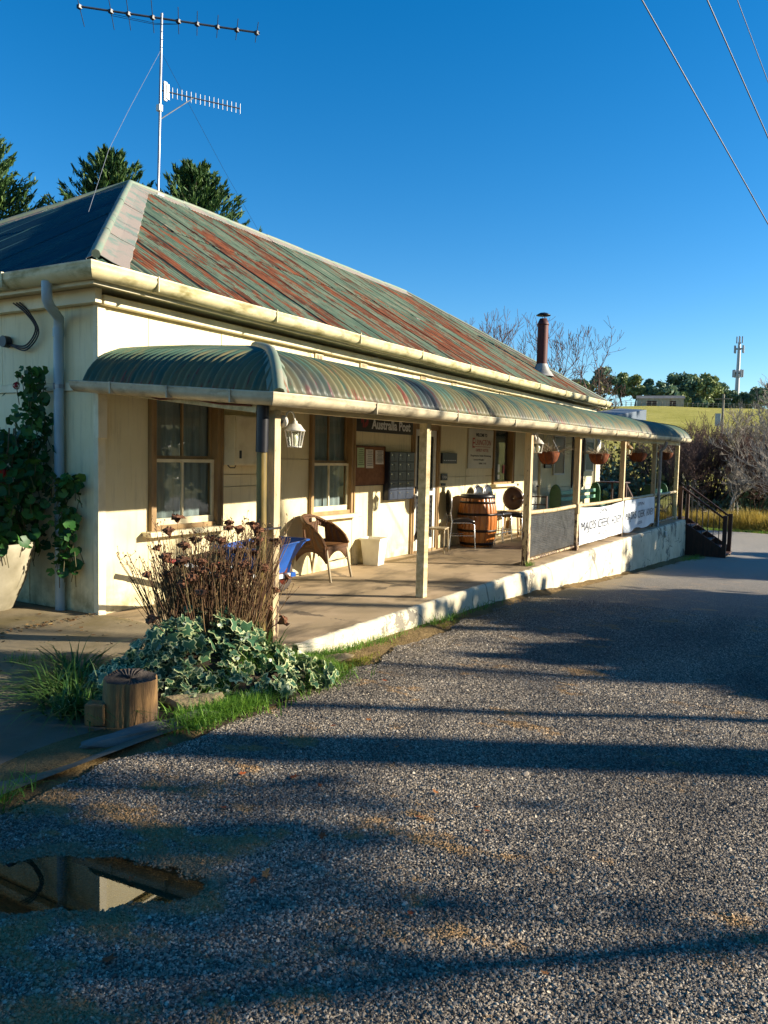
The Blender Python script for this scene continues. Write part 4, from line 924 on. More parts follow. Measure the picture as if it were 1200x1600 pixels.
for x, y, r in ((1.62, -.62, .12), (1.95, -.55, .1)):
    q = T('terracotta_pot', 'brown terracotta pot lying at the %s end of the wheelbarrow tray' % ('handle' if x < 1.8 else 'wheel'), 'flower pot', (x, y, .42), random.uniform(0, 3), 'pots in the wheelbarrow')
    MB().lathe([(0, 0), (r*.65, 0), (r*.9, r*1.3), (r*1.05, r*1.3), (r*1.05, r*1.6), (r*.9, r*1.6), (r*.6, r*.3), (0, r*.3)], 18, M=Matrix.Rotation(.35, 3, 'X')).build('pot_body', 'pinkpot', q)
# barrel
def stave():
    n = N('oiled_oak_stave'); v = n.mp((6, 6, .7)); g = n.noise(3, 6, .65, v)
    c = n.mix(n.ramp(g, [(.3, 0.0), (.7, 1.0)]), '#b06a2b', '#8a4a1c'); c = n.mix(n.math('MULTIPLY', n.objrand(), .45), c, '#c98945'); n.col(c).rough(.32).spec(.5); n.bump(g, .15, .003); return n.m
MAT['stave'] = stave(); MAT['hoop'] = simple('black_iron_hoop', '#1b1613', '#3a2a20', 6, .45, .5)
bl = T('wine_barrel', 'varnished oak barrel with black hoops used as a table', 'barrel', (8.25, -.38, 0))
BP = [(0.0, .292), (.06, .305), (.2, .342), (.35, .36), (.47, .366), (.6, .36), (.74, .342), (.86, .308), (.92, .294)]
def br(z): return float(np.interp(z, [a for a, _ in BP], [r for _, r in BP]))
nst = 22
for k in range(nst):
    a0, a1 = 2*PI*k/nst+.006, 2*PI*(k+1)/nst-.006; am = (a0+a1)/2
    rows_ = [[(r*math.cos(t)*f_, r*math.sin(t)*f_, z) for t, f_ in ((a0, .985), (a0+.012, 1), (am, 1.004), (a1-.012, 1), (a1, .985))] for z, r in BP]
    MB().grid(rows_).build('stave', 'stave', bl)
for z, w in ((.06, .05), (.30, .045), (.60, .045), (.815, .04)):
    MB().lathe([(br(z-w/2)+.002, z-w/2), (br(z-w/2)+.007, z-w/2), (br(z+w/2)+.007, z+w/2), (br(z+w/2)+.002, z+w/2)], 44).build('hoop', 'hoop', bl)
MB().lathe([(0, .955), (.30, .955), (.318, .945), (.318, .895), (.30, .885), (.285, .885)], 44).build('table_top', 'black', bl)
MB().lathe([(0, .02), (.27, .02)], 30).build('barrel_head', 'darkwood', bl)
# bar chairs
MAT['vinyl'] = simple('black_vinyl', '#1c1a1a', '#26201e', 6, .28, 0, .05, 30); MAT['vinyl_brown'] = simple('worn_brown_vinyl', '#5c3f2c', '#3c291d', 4, .4)
def chair(loc, rz, lb, back='vinyl', H=.50):
    q = T('bar_chair', lb, 'chair', loc, rz, 'chrome chairs round the barrel')
    rows_ = [[(.20*x*(1-.12*v), -.20+.40*v, H+.03*math.cos(x*1.3)*math.sin(PI*min(1, v+.1))-.035*max(0, 1-v*4)**2) for x in np.linspace(-1, 1, 9)] for v in np.linspace(0, 1, 9)]
    MB().grid(rows_).build('seat', 'vinyl', q, solid=.05)
    n = 20; m = MB(); ce = (0, .25, H+.30)
    def bp(t, s, dy): x = .20*s*math.cos(t); z = .22*s*math.sin(t); return (x, .235+.05*(z+.2)+dy-.35*x*x, H+.31+z)
    rows_ = [[bp(2*PI*i/n, s, -.03*(1-s*s)) for i in range(n+1)] for s in (.02, .5, .85, 1.0)]
    MB().grid(rows_).build('backrest', back, q, solid=.035)
    MB().tube([bp(2*PI*i/n, 1.06, .0) for i in range(n+1)], .012, 6).build('back_frame', 'chrome', q)
    for s in (-1, 1):
        MB().tube([(s*.18, .24, H+.16), (s*.185, .21, H-.01), (s*.2, .23, .3), (s*.215, .26, 0)], .011, 7).build('leg', 'chrome', q)
        MB().tube([(s*.185, .2, H-.035), (s*.185, -.17, H-.035), (s*.19, -.195, H-.07), (s*.205, -.22, .0)], .011, 7).build('leg', 'chrome', q)
        MB().tube([(s*.2, -.21, .24), (s*.2, .24, .24)], .008, 6).build('side_rung', 'chrome', q)
    MB().tube([(-.2, -.212, .2), (.2, -.212, .2)], .009, 6).build('foot_rest', 'chrome', q)
    return q
chair((7.72, -.30, 0), rad(38), 'chrome chair with black padded oval back facing the barrel from the left')
chair((8.83, -.37, 0), rad(0), 'chrome bar chair behind the barrel, its back just showing left of its twin', H=.56)
chair((9.28, -.37, 0), rad(-4), 'chrome bar chair behind the barrel, its back just showing on the right', H=.56)
chair((9.95, -.42, 0), rad(-70), 'chrome chair with worn brown back right of the barrel', 'vinyl_brown', H=.5)
# low cane stool by the screen door
st = T('low_stool', 'low pale cane stool with bent legs beside the screen door', 'stool', (6.85, -.28, 0), rad(15))
MB().box(-.19, .19, -.15, .15, .40, .43).build('seat', 'wicker_leg', st, bevel=.012)
for x in (-1, 1):
    for y in (-1, 1): MB().tube([(x*.12, y*.12, .40), (x*.165, y*.13, .39), (x*.175, y*.135, .34), (x*.18, y*.14, 0)], .014, 7).build('leg', 'wicker_leg', st)
st2 = T('timber_stool', 'plain timber stool half hidden behind the brown backed chair', 'stool', (10.5, -.22, 0), rad(10))
MB().box(-.2, .2, -.17, .17, .5, .535).build('seat', 'tan', st2, bevel=.008)
for x in (-1, 1):
    for y in (-1, 1): MB().bar((x*.15, y*.12, .5), (x*.19, y*.16, 0), .035, .035).build('leg', 'tan', st2)
MB().bar((-.17, -.14, .2), (.17, -.14, .2), .02, .03).build('rung', 'tan', st2)
# brown side chair partly behind the mesh panel
sc_ = T('wooden_chair', 'brown bentwood chair seen behind the wire mesh panel', 'chair', (11.0, -.55, 0), rad(-80))
MB().box(-.2, .2, -.2, .2, .43, .46).build('seat', 'darkwood', sc_, bevel=.006)
for x in (-1, 1):
    MB().bar((x*.18, -.18, .43), (x*.19, -.2, 0), .03, .03).build('leg', 'darkwood', sc_)
    MB().bar((x*.18, .19, .84), (x*.19, .21, 0), .03, .03).build('leg', 'darkwood', sc_)
MB().bar((-.18, .195, .82), (.18, .195, .82), .06, .025).build('top_rail', 'darkwood', sc_); MB().bar((-.18, .2, .65), (.18, .2, .65), .04, .02).build('back_rail', 'darkwood', sc_)
# garden bench with green arched ends and mint slats
MAT['bench_dark'] = simple('dark_green_bench_end', '#3f6a3c', '#2d5230', 3, .45); MAT['mint'] = simple('mint_slat', '#93c6a4', '#7db08f', 4, .45, 0, .1, 30, (1, 8, 8))
def bench(loc, rz, lb, L=3.1):
    q = T('garden_bench', lb, 'bench', loc, rz, 'green benches on the veranda')
    arch = [(-.28, 0), (.2, 0), (.2, .8)]+[(.06+.14*math.cos(t), .80+.24*math.sin(t)) for t in np.linspace(.15, PI-.15, 9)]+[(-.08, .8), (-.08, .52), (-.28, .5)]
    for x in (-L/2, L/2-.05):
        MB().prism(arch, 0, .05, Matrix(((0, 0, 1), (1, 0, 0), (0, 1, 0))).to_3x3()).build('bench_end', 'bench_dark', q, bevel=.006).location = (x, 0, 0)
    for z in (.62, .78): MB().box(-L/2+.05, L/2-.05, .03, .06, z, z+.09).build('back_slat', 'mint', q, bevel=.006)
    for y in (-.2, -.1, 0.0): MB().box(-L/2+.05, L/2-.05, y-.045, y+.035, .42, .445).build('seat_slat', 'mint', q, bevel=.005)
    MB().box(-.04, .04, .062, .09, .42, .9).build('back_strut', 'mint', q)
    return q
bench((14.85, -.33, 0), 0, 'long bench with green arched ends and mint slats against the far wall', 3.5)
bench((17.1, -1.72, 0), PI, 'bench with green arched ends standing behind the clear railing screen', 1.9)
# small round table with pot and little chair beyond the wall end
tb = T('round_table', 'small dark round table beyond the far wall end', 'table', (18.1, -.35, 0))
MB().lathe([(0, 1.0), (.5, 1.0), (.5, 1.03), (0, 1.03)], 24).build('table_top', 'darkwood', tb); MB().tube([(0, 0, .02), (0, 0, 1.0)], .03, 8).build('pedestal', 'darkwood', tb); MB().lathe([(.25, 0), (.22, .03), (.03, .06)], 16).build('base', 'darkwood', tb)
q = T('white_chair', 'small white tube-framed chair beside the dark round table', 'chair', (18.35, -.75, 0), .4)
MB().box(-.19, .19, -.19, .19, .52, .55).build('seat', 'pipe_blue', q, bevel=.008)
for x in (-1, 1):
    MB().tube([(x*.18, -.17, .0), (x*.18, -.18, .5), (x*.16, .15, .52), (x*.18, .18, 0)], .012, 6).build('leg', 'white', q)
q = T('water_tank', 'tall white ribbed tank standing past the far end of the wall', 'tank', (18.0, .35, -.02))
MB().lathe([(0, 0), (.33, 0)]+[(.33+.012*(i % 2), .05+i*.06) for i in range(36)]+[(.33, 2.25), (.05, 2.35), (0, 2.35)], 24).build('tank_shell', 'white', q)
MB().tube([(-.3, -.28, 0), (-.3, -.28, 2.4)], .04, 8).build('tank_pipe', 'cream2', q)
# hanging baskets
MAT['coir'] = simple('coir_liner', '#8a4a22', '#5e3016', 9, .9, 0, .6, 40, (2, 2, .6), bdist=.01); MAT['deadstem'] = simple('dry_basket_stems', '#8b7a5c', '#5c4a34', 6, .8)
def basket(x, z, lb, y=-1.95, r=.23, seed=1, lush=False):
    rg = np.random.default_rng(seed); q = T('hanging_basket', lb, 'hanging basket', (x, y, z), 0, 'baskets hanging from the veranda beam')
    m = MB(); prf = [(.02, -.20), (.11, -.19), (.18, -.14), (.22, -.06), (.235, .0), (.225, .012), (.2, -.01), (0, -.02)]
    m.lathe([(a*r/.235, b) for a, b in prf], 22); m.v = [(a+rg.normal()*.004, b+rg.normal()*.004, c+rg.normal()*.004) for a, b, c in m.v]; m.build('coir_liner', 'coir', q)
    for k in range(8):
        t = 2*PI*k/8; MB().tube([(a*r/.235*1.04*math.cos(t), a*r/.235*1.04*math.sin(t), b-.004) for a, b in prf[:5]], .004, 4).build('wire_rib', 'black', q)
    for k in range(3):
        t = 2*PI*k/3+.4; MB().tube([(r*math.cos(t), r*math.sin(t), 0), (.0, 0, .32)], .004, 4).build('hanger_chain', 'steel', q)
    P0, P1 = [], []
    for k in range(150):
        t, e = rg.uniform(0, 2*PI), rg.uniform(0, 1); L = rg.uniform(.06, .2) if k > 14 else rg.uniform(.25, .42)
        p = np.array([math.cos(t)*r*e, math.sin(t)*r*e, .0]); d = np.array([math.cos(t)*e+rg.normal()*.5, math.sin(t)*e+rg.normal()*.5, rg.uniform(.1, .9)]); d /= np.linalg.norm(d)
        for s in range(3):
            P0.append(p); p = p+d*L/3; P1.append(p); d = d+rg.normal(size=3)*.35+np.array([0, 0, -.25]); d /= np.linalg.norm(d)
    V, F = segs_mesh(P0, P1, np.full(len(P0), .004), np.full(len(P0), .002), 3)
    npmesh('dry_stems', V, [F], 'deadstem', q, kind='stuff')
basket(7.50, 1.74, 'coir hanging basket with dry stems in front of the pale door', seed=3, r=.185)
basket(10.6, 1.75, 'coir hanging basket with few stems above the first banner', seed=4, r=.2)
basket(14.0, 1.82, 'shaded hanging basket above the second banner', seed=5, r=.215)
basket(17.2, 1.88, 'shaded hanging basket nearest the far end post', seed=6, r=.215)
# banners tied to the railing
MAT['banner'] = simple('white_banner_vinyl', '#dfe3e6', '#cdd3d8', 3, .45); MAT['banner_ink'] = simple('banner_print', '#20222e')
def banner(x0, x1, lb, top, bot, seed):
    q = T('vinyl_banner', lb, 'banner', ((x0+x1)/2, -2.115, .08), 0, 'banners tied to the railing'); w = x1-x0
    def wv(x, z): return -.012*math.sin(x*7+seed+z*3)-.012*math.sin(x*3.1+seed*2-z*5)*(1-z)
    rows_ = [[(-w/2+w*i/40, wv(-w/2+w*i/40, j/10), .69*j/10-(.05*math.sin(PI*i/40)*(j/10) if seed == 1 else .03*(1-j/10)*math.sin(i*.3)))for i in range(41)] for j in range(11)]
    MB().grid(rows_).build('banner_sheet', 'banner', q)
    def tx(s, size, z, width, xo=0.0):
        t = text(s, size, 'banner_ink', q, (0, 0, 0), width=None, thick=0); k = width/max(v.co.x for v in t.data.vertices)/2
        t.rotation_euler = (0, 0, 0); t.scale = (1, 1, 1)
        for v in t.data.vertices: x, zz = v.co.x*k+xo, v.co.y+z; v.co = (x, wv(x, zz/.69)-.012, zz)
    tx(top, .11, .53, .62); W_ = w*.93; tx('MAJORS', .24, .25, W_*.345, -W_*.327); tx('CREEK', .24, .25, W_*.28, W_*.02); tx('HONEY', .24, .25, W_*.285, W_*.355); tx(bot, .1, .1, .62)
    for x in (-w/2, w/2):
        for z in (.05, .62): MB().tube([(x, 0, z), (x-.04*np.sign(-x), .05, z+.03)], .006, 5).build('tie_cord', 'white', q)
banner(8.86, 12.04, 'white honey banner on the sunny railing bay between posts', 'OPEN', 'ACCOM', 1)
banner(12.2, 15.28, 'white honey banner on the shaded railing bay beside the downpipe', 'OPEN', 'LOCAL', 2)
# timber stairs at the far end
stt = T('timber_stairs', 'dark timber stairs with thin balusters going down from the far veranda end', 'stairs', (18.75, -2.12, 0))
for dx, nm in ((.03, 'near'), (1.2, 'far')):
    MB().box(dx-.05, dx+.05, -.08, .02, -.95, .95).build('newel_post', 'darkwood', stt, bevel=.006)
    MB().box(dx-.055, dx+.055, -1.30, -1.19, -1.05, .16).build('newel_post', 'darkwood', stt, bevel=.006)
    MB().bar((dx, -.08, .90), (dx, -1.19, .10), .06, .05).build('handrail', 'darkwood', stt)
    MB().add([(dx-.025, -.06, -.02), (dx-.025, -.06, -.32), (dx-.025, -1.2, -1.08), (dx-.025, -1.2, -.76), (dx+.025, -.06, -.02), (dx+.025, -.06, -.32), (dx+.025, -1.2, -1.08), (dx+.025, -1.2, -.76)], [(0, 1, 2, 3), (7, 6, 5, 4), (0, 3, 7, 4), (1, 5, 6, 2), (0, 4, 5, 1), (3, 2, 6, 7)]).build('stringer', 'darkwood', stt)
    for k in range(7):
        f_ = (k+.6)/7.2; y = -.08-1.11*f_; MB().tube([(dx, y, .88-.8*f_), (dx, y, -.05-.72*f_)], .009, 5).build('baluster', 'black', stt)
MB().add([(.0, -.05, -.3), (.0, -1.2, -1.04), (.0, -1.2, -1.3), (.0, -.05, -1.3), (.04, -.05, -.3), (.04, -1.2, -1.04), (.04, -1.2, -1.3), (.04, -.05, -1.3)], [(0, 3, 2, 1), (4, 5, 6, 7), (0, 1, 5, 4), (2, 3, 7, 6), (0, 4, 7, 3), (1, 2, 6, 5)]).build('side_panel', 'darkwood', stt)
for k in range(5):
    z = -.18-.19*k; y = -.1-.24*k; MB().box(.06, 1.17, y-.27, y, z-.035, z).build('tread', 'darkwood', stt, bevel=.004)
MB().box(-.02, 1.3, .0, 2.1, -.03, .0).build('landing_board', 'darkwood', stt)
# far railing of the landing
q = T('landing_railing', 'brown railing sloping down on the far side of the veranda landing', 'railing', (19.9, -.3, 0))
MB().box(-.05, .05, -.05, .05, -1.0, 1.0).build('newel_post', 'darkwood', q); MB().bar((.05, 0, .93), (1.6, .0, .2), .05, .06).build('handrail', 'darkwood', q); MB().box(1.55, 1.65, -.05, .05, -1.2, .25).build('newel_post', 'darkwood', q)
for k in range(6): MB().tube([(.2+k*.24, 0, .86-k*.113), (.2+k*.24, 0, -.4-k*.113)], .01, 5).build('baluster', 'black', q)
# ------------------------------------------------------------------ roof antenna
MAT['alu'] = simple('weathered_aluminium', '#5d6166', '#484b50', 6, .45, .6); MAT['alu_pale'] = simple('pale_aluminium', '#9a9da0', '#808387', 6, .4, .5)
an = T('tv_antenna', 'tall roof mast carrying a long television antenna and a small white one', 'antenna', (4.49, 3.9, 5.84))
MB().tube([(0, 0, -.05), (.035, 0, 1.2), (.075, 0, 2.95)], .022, 10).build('mast', 'alu_pale', an)
MB().box(-.07, .07, -.07, .07, -.04, .03).build('mast_foot', 'flash', an)
bd = Vector((math.cos(rad(-46)), math.sin(rad(-46)), .0)); el = Vector((-bd.y, bd.x, 0)); c0 = Vector((.07, 0, 2.87))
MB().tube([c0-bd*1.30, c0+bd*1.60], .017, 8).build('boom', 'alu', an)
s_el = [(-1.27, .62), (-.79, .58), (-.52, .52), (-.14, .5), (.27, .42), (.57, .38), (.90, .36), (1.22, .34), (1.55, .33)]
for s, hl in s_el:
    p_ = c0+bd*s
    MB().tube([p_-el*hl+Vector((0, 0, .0)), p_+el*hl], .006, 6).build('element', 'alu', an)
    MB().box(p_.x-.03, p_.x+.03, p_.y-.03, p_.y+.03, p_.z-.035, p_.z+.02).build('element_clamp', 'black', an)
for k in (0, 1): MB().tube([c0+bd*-.79+Vector((0, 0, -.04-.03*k)), c0+bd*-.1+Vector((0, 0, -.09-.02*k)), c0+bd*.27+Vector((0, 0, -.05))], .004, 4).build('phasing_wire', 'black', an)
bd2 = Vector((math.cos(rad(-32)), math.sin(rad(-32)), 0)); c1 = Vector((.045, 0, 1.72))
MB().tube([c1, c1+bd2*1.36], .011, 7).build('uhf_boom', 'alu', an)
for k in range(16): 
    p_ = c1+bd2*(.2+1.16*k/15); MB().tube([p_+Vector((0, 0, -.085)), p_+Vector((0, 0, .085))], .008, 5).build('uhf_element', 'alu_pale', an)
for s, h in ((.08, .15), (.12, .12)): p_ = c1+bd2*s; MB().bar(p_+Vector((0, 0, -h)), p_+Vector((0, 0, h)), .03, .06).build('uhf_reflector', 'alu_pale', an)
MB().box(c1.x-.05, c1.x+.02, -.04, .04, 1.38, 1.48).build('amplifier_box', 'white', an)
MB().tube([Vector((.04, 0, 1.25)), c1+bd2*.55], .01, 6).build('uhf_brace', 'alu_pale', an)
MB().tube([(.05, 0, 2.35), (-1.4, -.9, .72), (-2.3, -1.5, -.28), (-3.2, -2.2, -1.42)], .0032, 5).build('guy_wire', 'alu_pale', an)
MB().tube([(.05, 0, 2.35), (2.6, .9, 1.4), (5.4, 1.9, .5), (8.6, 2.6, -1.2)], .003, 4).build('guy_wire', 'black', an)
# overhead wires: pass high over the road
MAT['wire'] = simple('grey_overhead_wire', '#5b5a5c', '#474648', 6, .5)
def pline(pa, pb, r, lb):
    pa, pb = Vector(pa), Vector(pb); a, b_ = pa+(pa-pb)*4, pb+(pb-pa)*22
    pts = [a.lerp(b_, i/60) for i in range(61)]
    MB().tube(pts, r, 6).build('overhead_wire', 'wire', None, label=lb, cat='wire', group='overhead wires over the road')
def along(x, y, d):
    """point on the sight line given as tangents (x right, y up) at distance d along the view"""
    return CAM+(_f+_r*x+_u*y)*d
def pw(p0, p1, d0, d1, r, lb): pline(along((p0[0]-600)/1233.4, (800-p0[1])/1233.4, d0), along((p1[0]-600)/1233.4, (800-p1[1])/1233.4, d1), r, lb)
pw((1003, 0), (1200, 350), 8.5, 10.6, .008, 'leftmost and lowest of the three overhead wires')
pw((1105, 0), (1200, 215), 9.0, 10.6, .008, 'middle one of the three overhead wires')
pw((1152, 0), (1200, 128), 10.5, 11.6, .0055, 'thin overhead wire nearest the top right corner')
# ------------------------------------------------------------------ garden bed at the corner
MAT['bedsoil'] = simple('dark_garden_soil', '#2b2117', '#3b2e20', 6, .9, 0, .4, 30)
def bed_h(X, Y):
    u, v = X+.95, Y+2.32; a = u*.80+v*-.60; b_ = u*.60+v*.80
    return .36*np.exp(-(a/.56)**2-(b_/.36)**2)
xs = np.arange(-2.6, .5, .07); ys = np.arange(-3.0, -1.3, .07)
V, F, _, _ = gridmesh(xs, ys, lambda X, Y: gz(X, Y)-.035+bed_h(X, Y)+.06*smooth(1.25, .9, np.hypot((X+.95)/1.0, (Y+2.35)/.62))+.012*vnoise(X, Y, 9, 2))
npmesh('garden_bed', V, [F], 'bedsoil', smooth=True, kind='structure')
def bedz(x, y): return float(gz(x, y)-.03+bed_h(np.float64(x), np.float64(y)))
# ivy leaf: five-lobed, green middle with a cream margin
MAT['ivy_green'] = leafmat('ivy_leaf_green', [(0, '#24402c'), (.5, '#35573b'), (1, '#4f7350')], .35, .15, 'objrand')
MAT['ivy_cream'] = leafmat('ivy_leaf_margin', [(0, '#7f9262'), (.6, '#b3ba86'), (1, '#d6d6a6')], .4, .2, 'objrand')
MAT['ivy_green_i'] = leafmat('ivy_leaf_green_small', [(0, '#24402c'), (.5, '#35573b'), (1, '#4f7350')], .35, .15); MAT['ivy_cream_i'] = leafmat('ivy_leaf_margin_small', [(0, '#7f9262'), (.6, '#b3ba86'), (1, '#d6d6a6')], .4, .2)
IVY = [(0, -.15), (.30, -.32), (.46, -.05), (.30, .12), (.42, .36), (.14, .34), (0, .62), (-.14, .34), (-.42, .36), (-.30, .12), (-.46, -.05), (-.30, -.32)]
def ivy_geo(inner):
    out = [(x, y, -.10*(x*x*2+y*y)) for x, y in IVY]; inn = [(x*inner+.02*math.sin(i*9), y*inner+.03, .01-.10*(x*x*2+y*y)*inner*inner) for i, (x, y) in enumerate(IVY)]
    n = len(IVY); v = out+inn+[(0, .05, .02)]
    f = [(i, (i+1) % n, n+(i+1) % n, n+i) for i in range(n)]; g = [(n+i, n+(i+1) % n, 2*n) for i in range(n)]
    return v, f, g
ivy_me = []
for inner in (.74, .97, .86, .60, .97):
    v, f, g = ivy_geo(inner); me = bpy.data.meshes.new('ivy_leaf'); me.from_pydata(v, [], f+g); me.materials.append(MAT['ivy_cream']); me.materials.append(MAT['ivy_green'])
    me.polygons.foreach_set('material_index', [0]*len(f)+[1]*len(g)); ivy_me.append(me)
iv = T('variegated_ivy', 'mound of green and cream variegated ivy round the dry flower stems at the veranda corner', 'ivy', (-.95, -2.32, -.08))
def ivy_point(rg):
    while True:
        a, b_ = rg.normal()*.48-.06, rg.normal()*.28
        if (a/.95)**2+(b_/.60)**2 < 1: break
    x, y = a*.80+b_*.60, a*-.60+b_*.80
    x -= .12*abs(rg.normal())*(a < 0)
    h = .50*math.exp(-(a/.56)**2-(b_/.36)**2)+.03
    return a, b_, x, y, h
rg = np.random.default_rng(21); cam_l = np.array([CAM.x+.95, CAM.y+2.32, 1.7])
def leaf_matrix(p, out, rg, s):
    n = Vector(out).normalized(); n = (n+Vector(rg.normal(size=3))*.55).normalized(); d = Vector((rg.normal()*.6, rg.normal()*.6, -.7)); d = (d-n*d.dot(n)).normalized(); r_ = d.cross(n)
    return Matrix(((r_.x*s, d.x*s, n.x*s, p[0]), (r_.y*s, d.y*s, n.y*s, p[1]), (r_.z*s, d.z*s, n.z*s, p[2]), (0, 0, 0, 1)))
cnt = 0; VV, FF, GG, off = [], [], [], 0
iv0, if0, ig0 = ivy_geo(.78); iv0 = np.array(iv0)
for k in range(1700):
    a, b_, x, y, h = ivy_point(rg); z = h*rg.uniform(.55, 1.12)+.015; out = (x*.9+rg.normal()*.2, y*.9-.25, .55)
    s = rg.uniform(.05, .125)
    facing = (x*cam_l[0]+y*cam_l[1]) > -.25
    M_ = leaf_matrix((x, y, z), out, rg, s)
    if cnt < 296 and facing and z > h*.85:
        o = bpy.data.objects.new('ivy_leaf', ivy_me[cnt % 5]); COL.objects.link(o); o.parent = iv; o.matrix_local = M_; cnt += 1
    else:
        m3 = np.array(M_.to_3x3()); VV.append(iv0 @ m3.T+np.array((x, y, z*.92))); FF.append(np.array(if0)+off); GG.append(np.array(ig0)+off); off += len(iv0)
npo = npmesh('small_ivy_leaves', np.concatenate(VV), [np.concatenate(FF), np.concatenate(GG)], 'ivy_cream_i', iv, kind='stuff')
npo.data.materials.append(MAT['ivy_green_i']); npo.data.polygons.foreach_set('material_index', np.array([0]*sum(len(f) for f in FF)+[1]*sum(len(g) for g in GG), np.int32))
# dry flower stems
MAT['drystem'] = leafmat('dry_stem', [(0, '#3d2a1e'), (.45, '#6a4c35'), (.75, '#8f7550'), (1, '#6f7a48')], .8, .0); MAT['dryhead'] = simple('dry_flower_head', '#7d5236', '#4a2e1d', 18, .85, 0, .5, 60, bdist=.01)
ds = T('dry_flower_clump', 'tall clump of brown dried stems with dark dead flower heads', 'dried plant', (-.80, -2.18, .02))
P0, P1, R0 = [], [], []; heads = []
for k in range(700):
    a = rg.uniform(0, 2*PI); e = math.sqrt(rg.uniform()); p = np.array([math.cos(a)*e*.34*.8+math.sin(a)*e*.10, math.sin(a)*e*.2-math.cos(a)*e*.2, rg.uniform(-.05, .1)])
    H = rg.uniform(.55, 1.02)*(1.0 if k % 3 else 1.08)*(1-.25*e*rg.uniform()); tilt = np.array([p[0]*.55+rg.normal()*.10, p[1]*.55+rg.normal()*.10, 1.0]); d = tilt/np.linalg.norm(tilt); r = rg.uniform(.002, .0042)
    for s in range(4):
        P0.append(p); p = p+d*H/4; P1.append(p); R0.append(r); d = d+rg.normal(size=3)*.06; d[:2] *= 1.06; d /= np.linalg.norm(d)
    if k % 21 == 0 and H > .6 or k % 53 == 3: heads.append((p, d, H))
    elif k % 3 == 0:
        for s in range(3):
            q = p+rg.normal(size=3)*.03+np.array([0, 0, .03]); P0.append(p-d*.04); P1.append(q); R0.append(.0015)
            P0.append(q); P1.append(q+rg.normal(size=3)*.006+np.array([0, 0, .008])); R0.append(.005)
for a_ in ((-.62, -.05, .45), (-.52, .1, .72), (-.42, -.3, .62), (.44, -.25, .52), (.5, -.12, .36), (.3, -.42, .33), (-.5, -.2, .85), (.52, -.3, .62)):
    p = np.array([a_[0]*.25, a_[1]*.3, .05]); q = np.array(a_); mid_ = (p+q)/2+np.array([a_[0]*.12, a_[1]*.1, .06])
    for u, v in ((p, mid_), (mid_, q)): P0.append(u); P1.append(v); R0.append(.004)
    heads.append((q, (q-mid_)/np.linalg.norm(q-mid_), 1))
V, F = segs_mesh(P0, P1, np.array(R0), np.array(R0)*.8, 4); npmesh('dry_stems', V, [F], 'drystem', ds, kind='stuff')
def head_mesh(seed):
    r_ = np.random.default_rng(seed); m = MB(); pr_ = [(.003, -.03), (.012, -.015), (.032, .012), (.05, .03), (.044, .042), (.02, .048), (0, .046)]
    m.lathe(pr_, 9, smooth=False); m.v = [tuple(np.array(p)*(1+r_.normal()*.16)+r_.normal(size=3)*.004) for p in m.v]
    for k in range(14):
        t = r_.uniform(0, 2*PI); c = np.array([math.cos(t)*.04, math.sin(t)*.04, .03]); u = r_.normal(size=3)*.014; w = r_.normal(size=3)*.014+np.array([math.cos(t)*.018, math.sin(t)*.018, -.01]); m.add([c-u, c+w, c+u, c-w*.3], [(0, 1, 2, 3)])
    return m
proto = [head_mesh(i).build('flower_head', 'dryhead', ds) for i in range(3)]
for i, (p, d, H) in enumerate(heads):
    o = proto[i] if i < 3 else proto[i % 3].copy()
    if i >= 3: COL.objects.link(o)
    o.location = p; o.rotation_euler = Vector(d).to_track_quat('Z', 'Y').to_euler(); s = rg.uniform(.55, 1.0); o.scale = (s, s, s*rg.uniform(.8, 1.2))
# green leaves low among the stems
def blades(n, px, py, hz, L, w, bend, rg, base=None, spread=.35):
    """curved grass blades as 3-quad strips; returns V,F"""
    x = px; y = py; z0 = base; a = rg.uniform(0, 2*PI, n); lean = rg.uniform(.1, 1, n)*spread; Ls = L*rg.uniform(.55, 1.2, n); ws = w*rg.uniform(.6, 1.3, n)
    dx, dy = np.cos(a), np.sin(a); tx, ty = -dy, dx; rows_ = []
    for k, t in enumerate((0, .4, .75, 1.0)):
        out = Ls*(lean*t+bend*t*t*lean*1.6); up = Ls*(t-bend*.55*t*t*t*np.minimum(1, lean*2)); wd = ws*(1-t**1.7)*.5+.0003
        cx, cy, cz = x+dx*out, y+dy*out, z0+up*np.sqrt(np.maximum(.15, 1-(lean*t)**2*.5))
        rows_ += [np.stack([cx-tx*wd, cy-ty*wd, cz], 1), np.stack([cx+tx*wd, cy+ty*wd, cz], 1)]
    V = np.stack(rows_, 1).reshape(-1, 3); o = np.arange(n)[:, None, None]*8; q = np.array([[0, 1, 3, 2], [2, 3, 5, 4], [4, 5, 7, 6]])
    return V, (o+q[None]).reshape(-1, 4)
MAT['lily'] = leafmat('strap_leaf', [(0, '#2c4a1f'), (.5, '#44682c'), (1, '#6f8b47')], .4, .25); MAT['grass'] = leafmat('lawn_grass', [(0, '#3b5e20'), (.45, '#5f8c30'), (.8, '#8bab44'), (1, '#b0ad5a')], .5, .35)
MAT['moss'] = leafmat('yellow_moss_grass', [(0, '#6d6f22'), (.6, '#90902f'), (1, '#a9a043')], .7, .2)
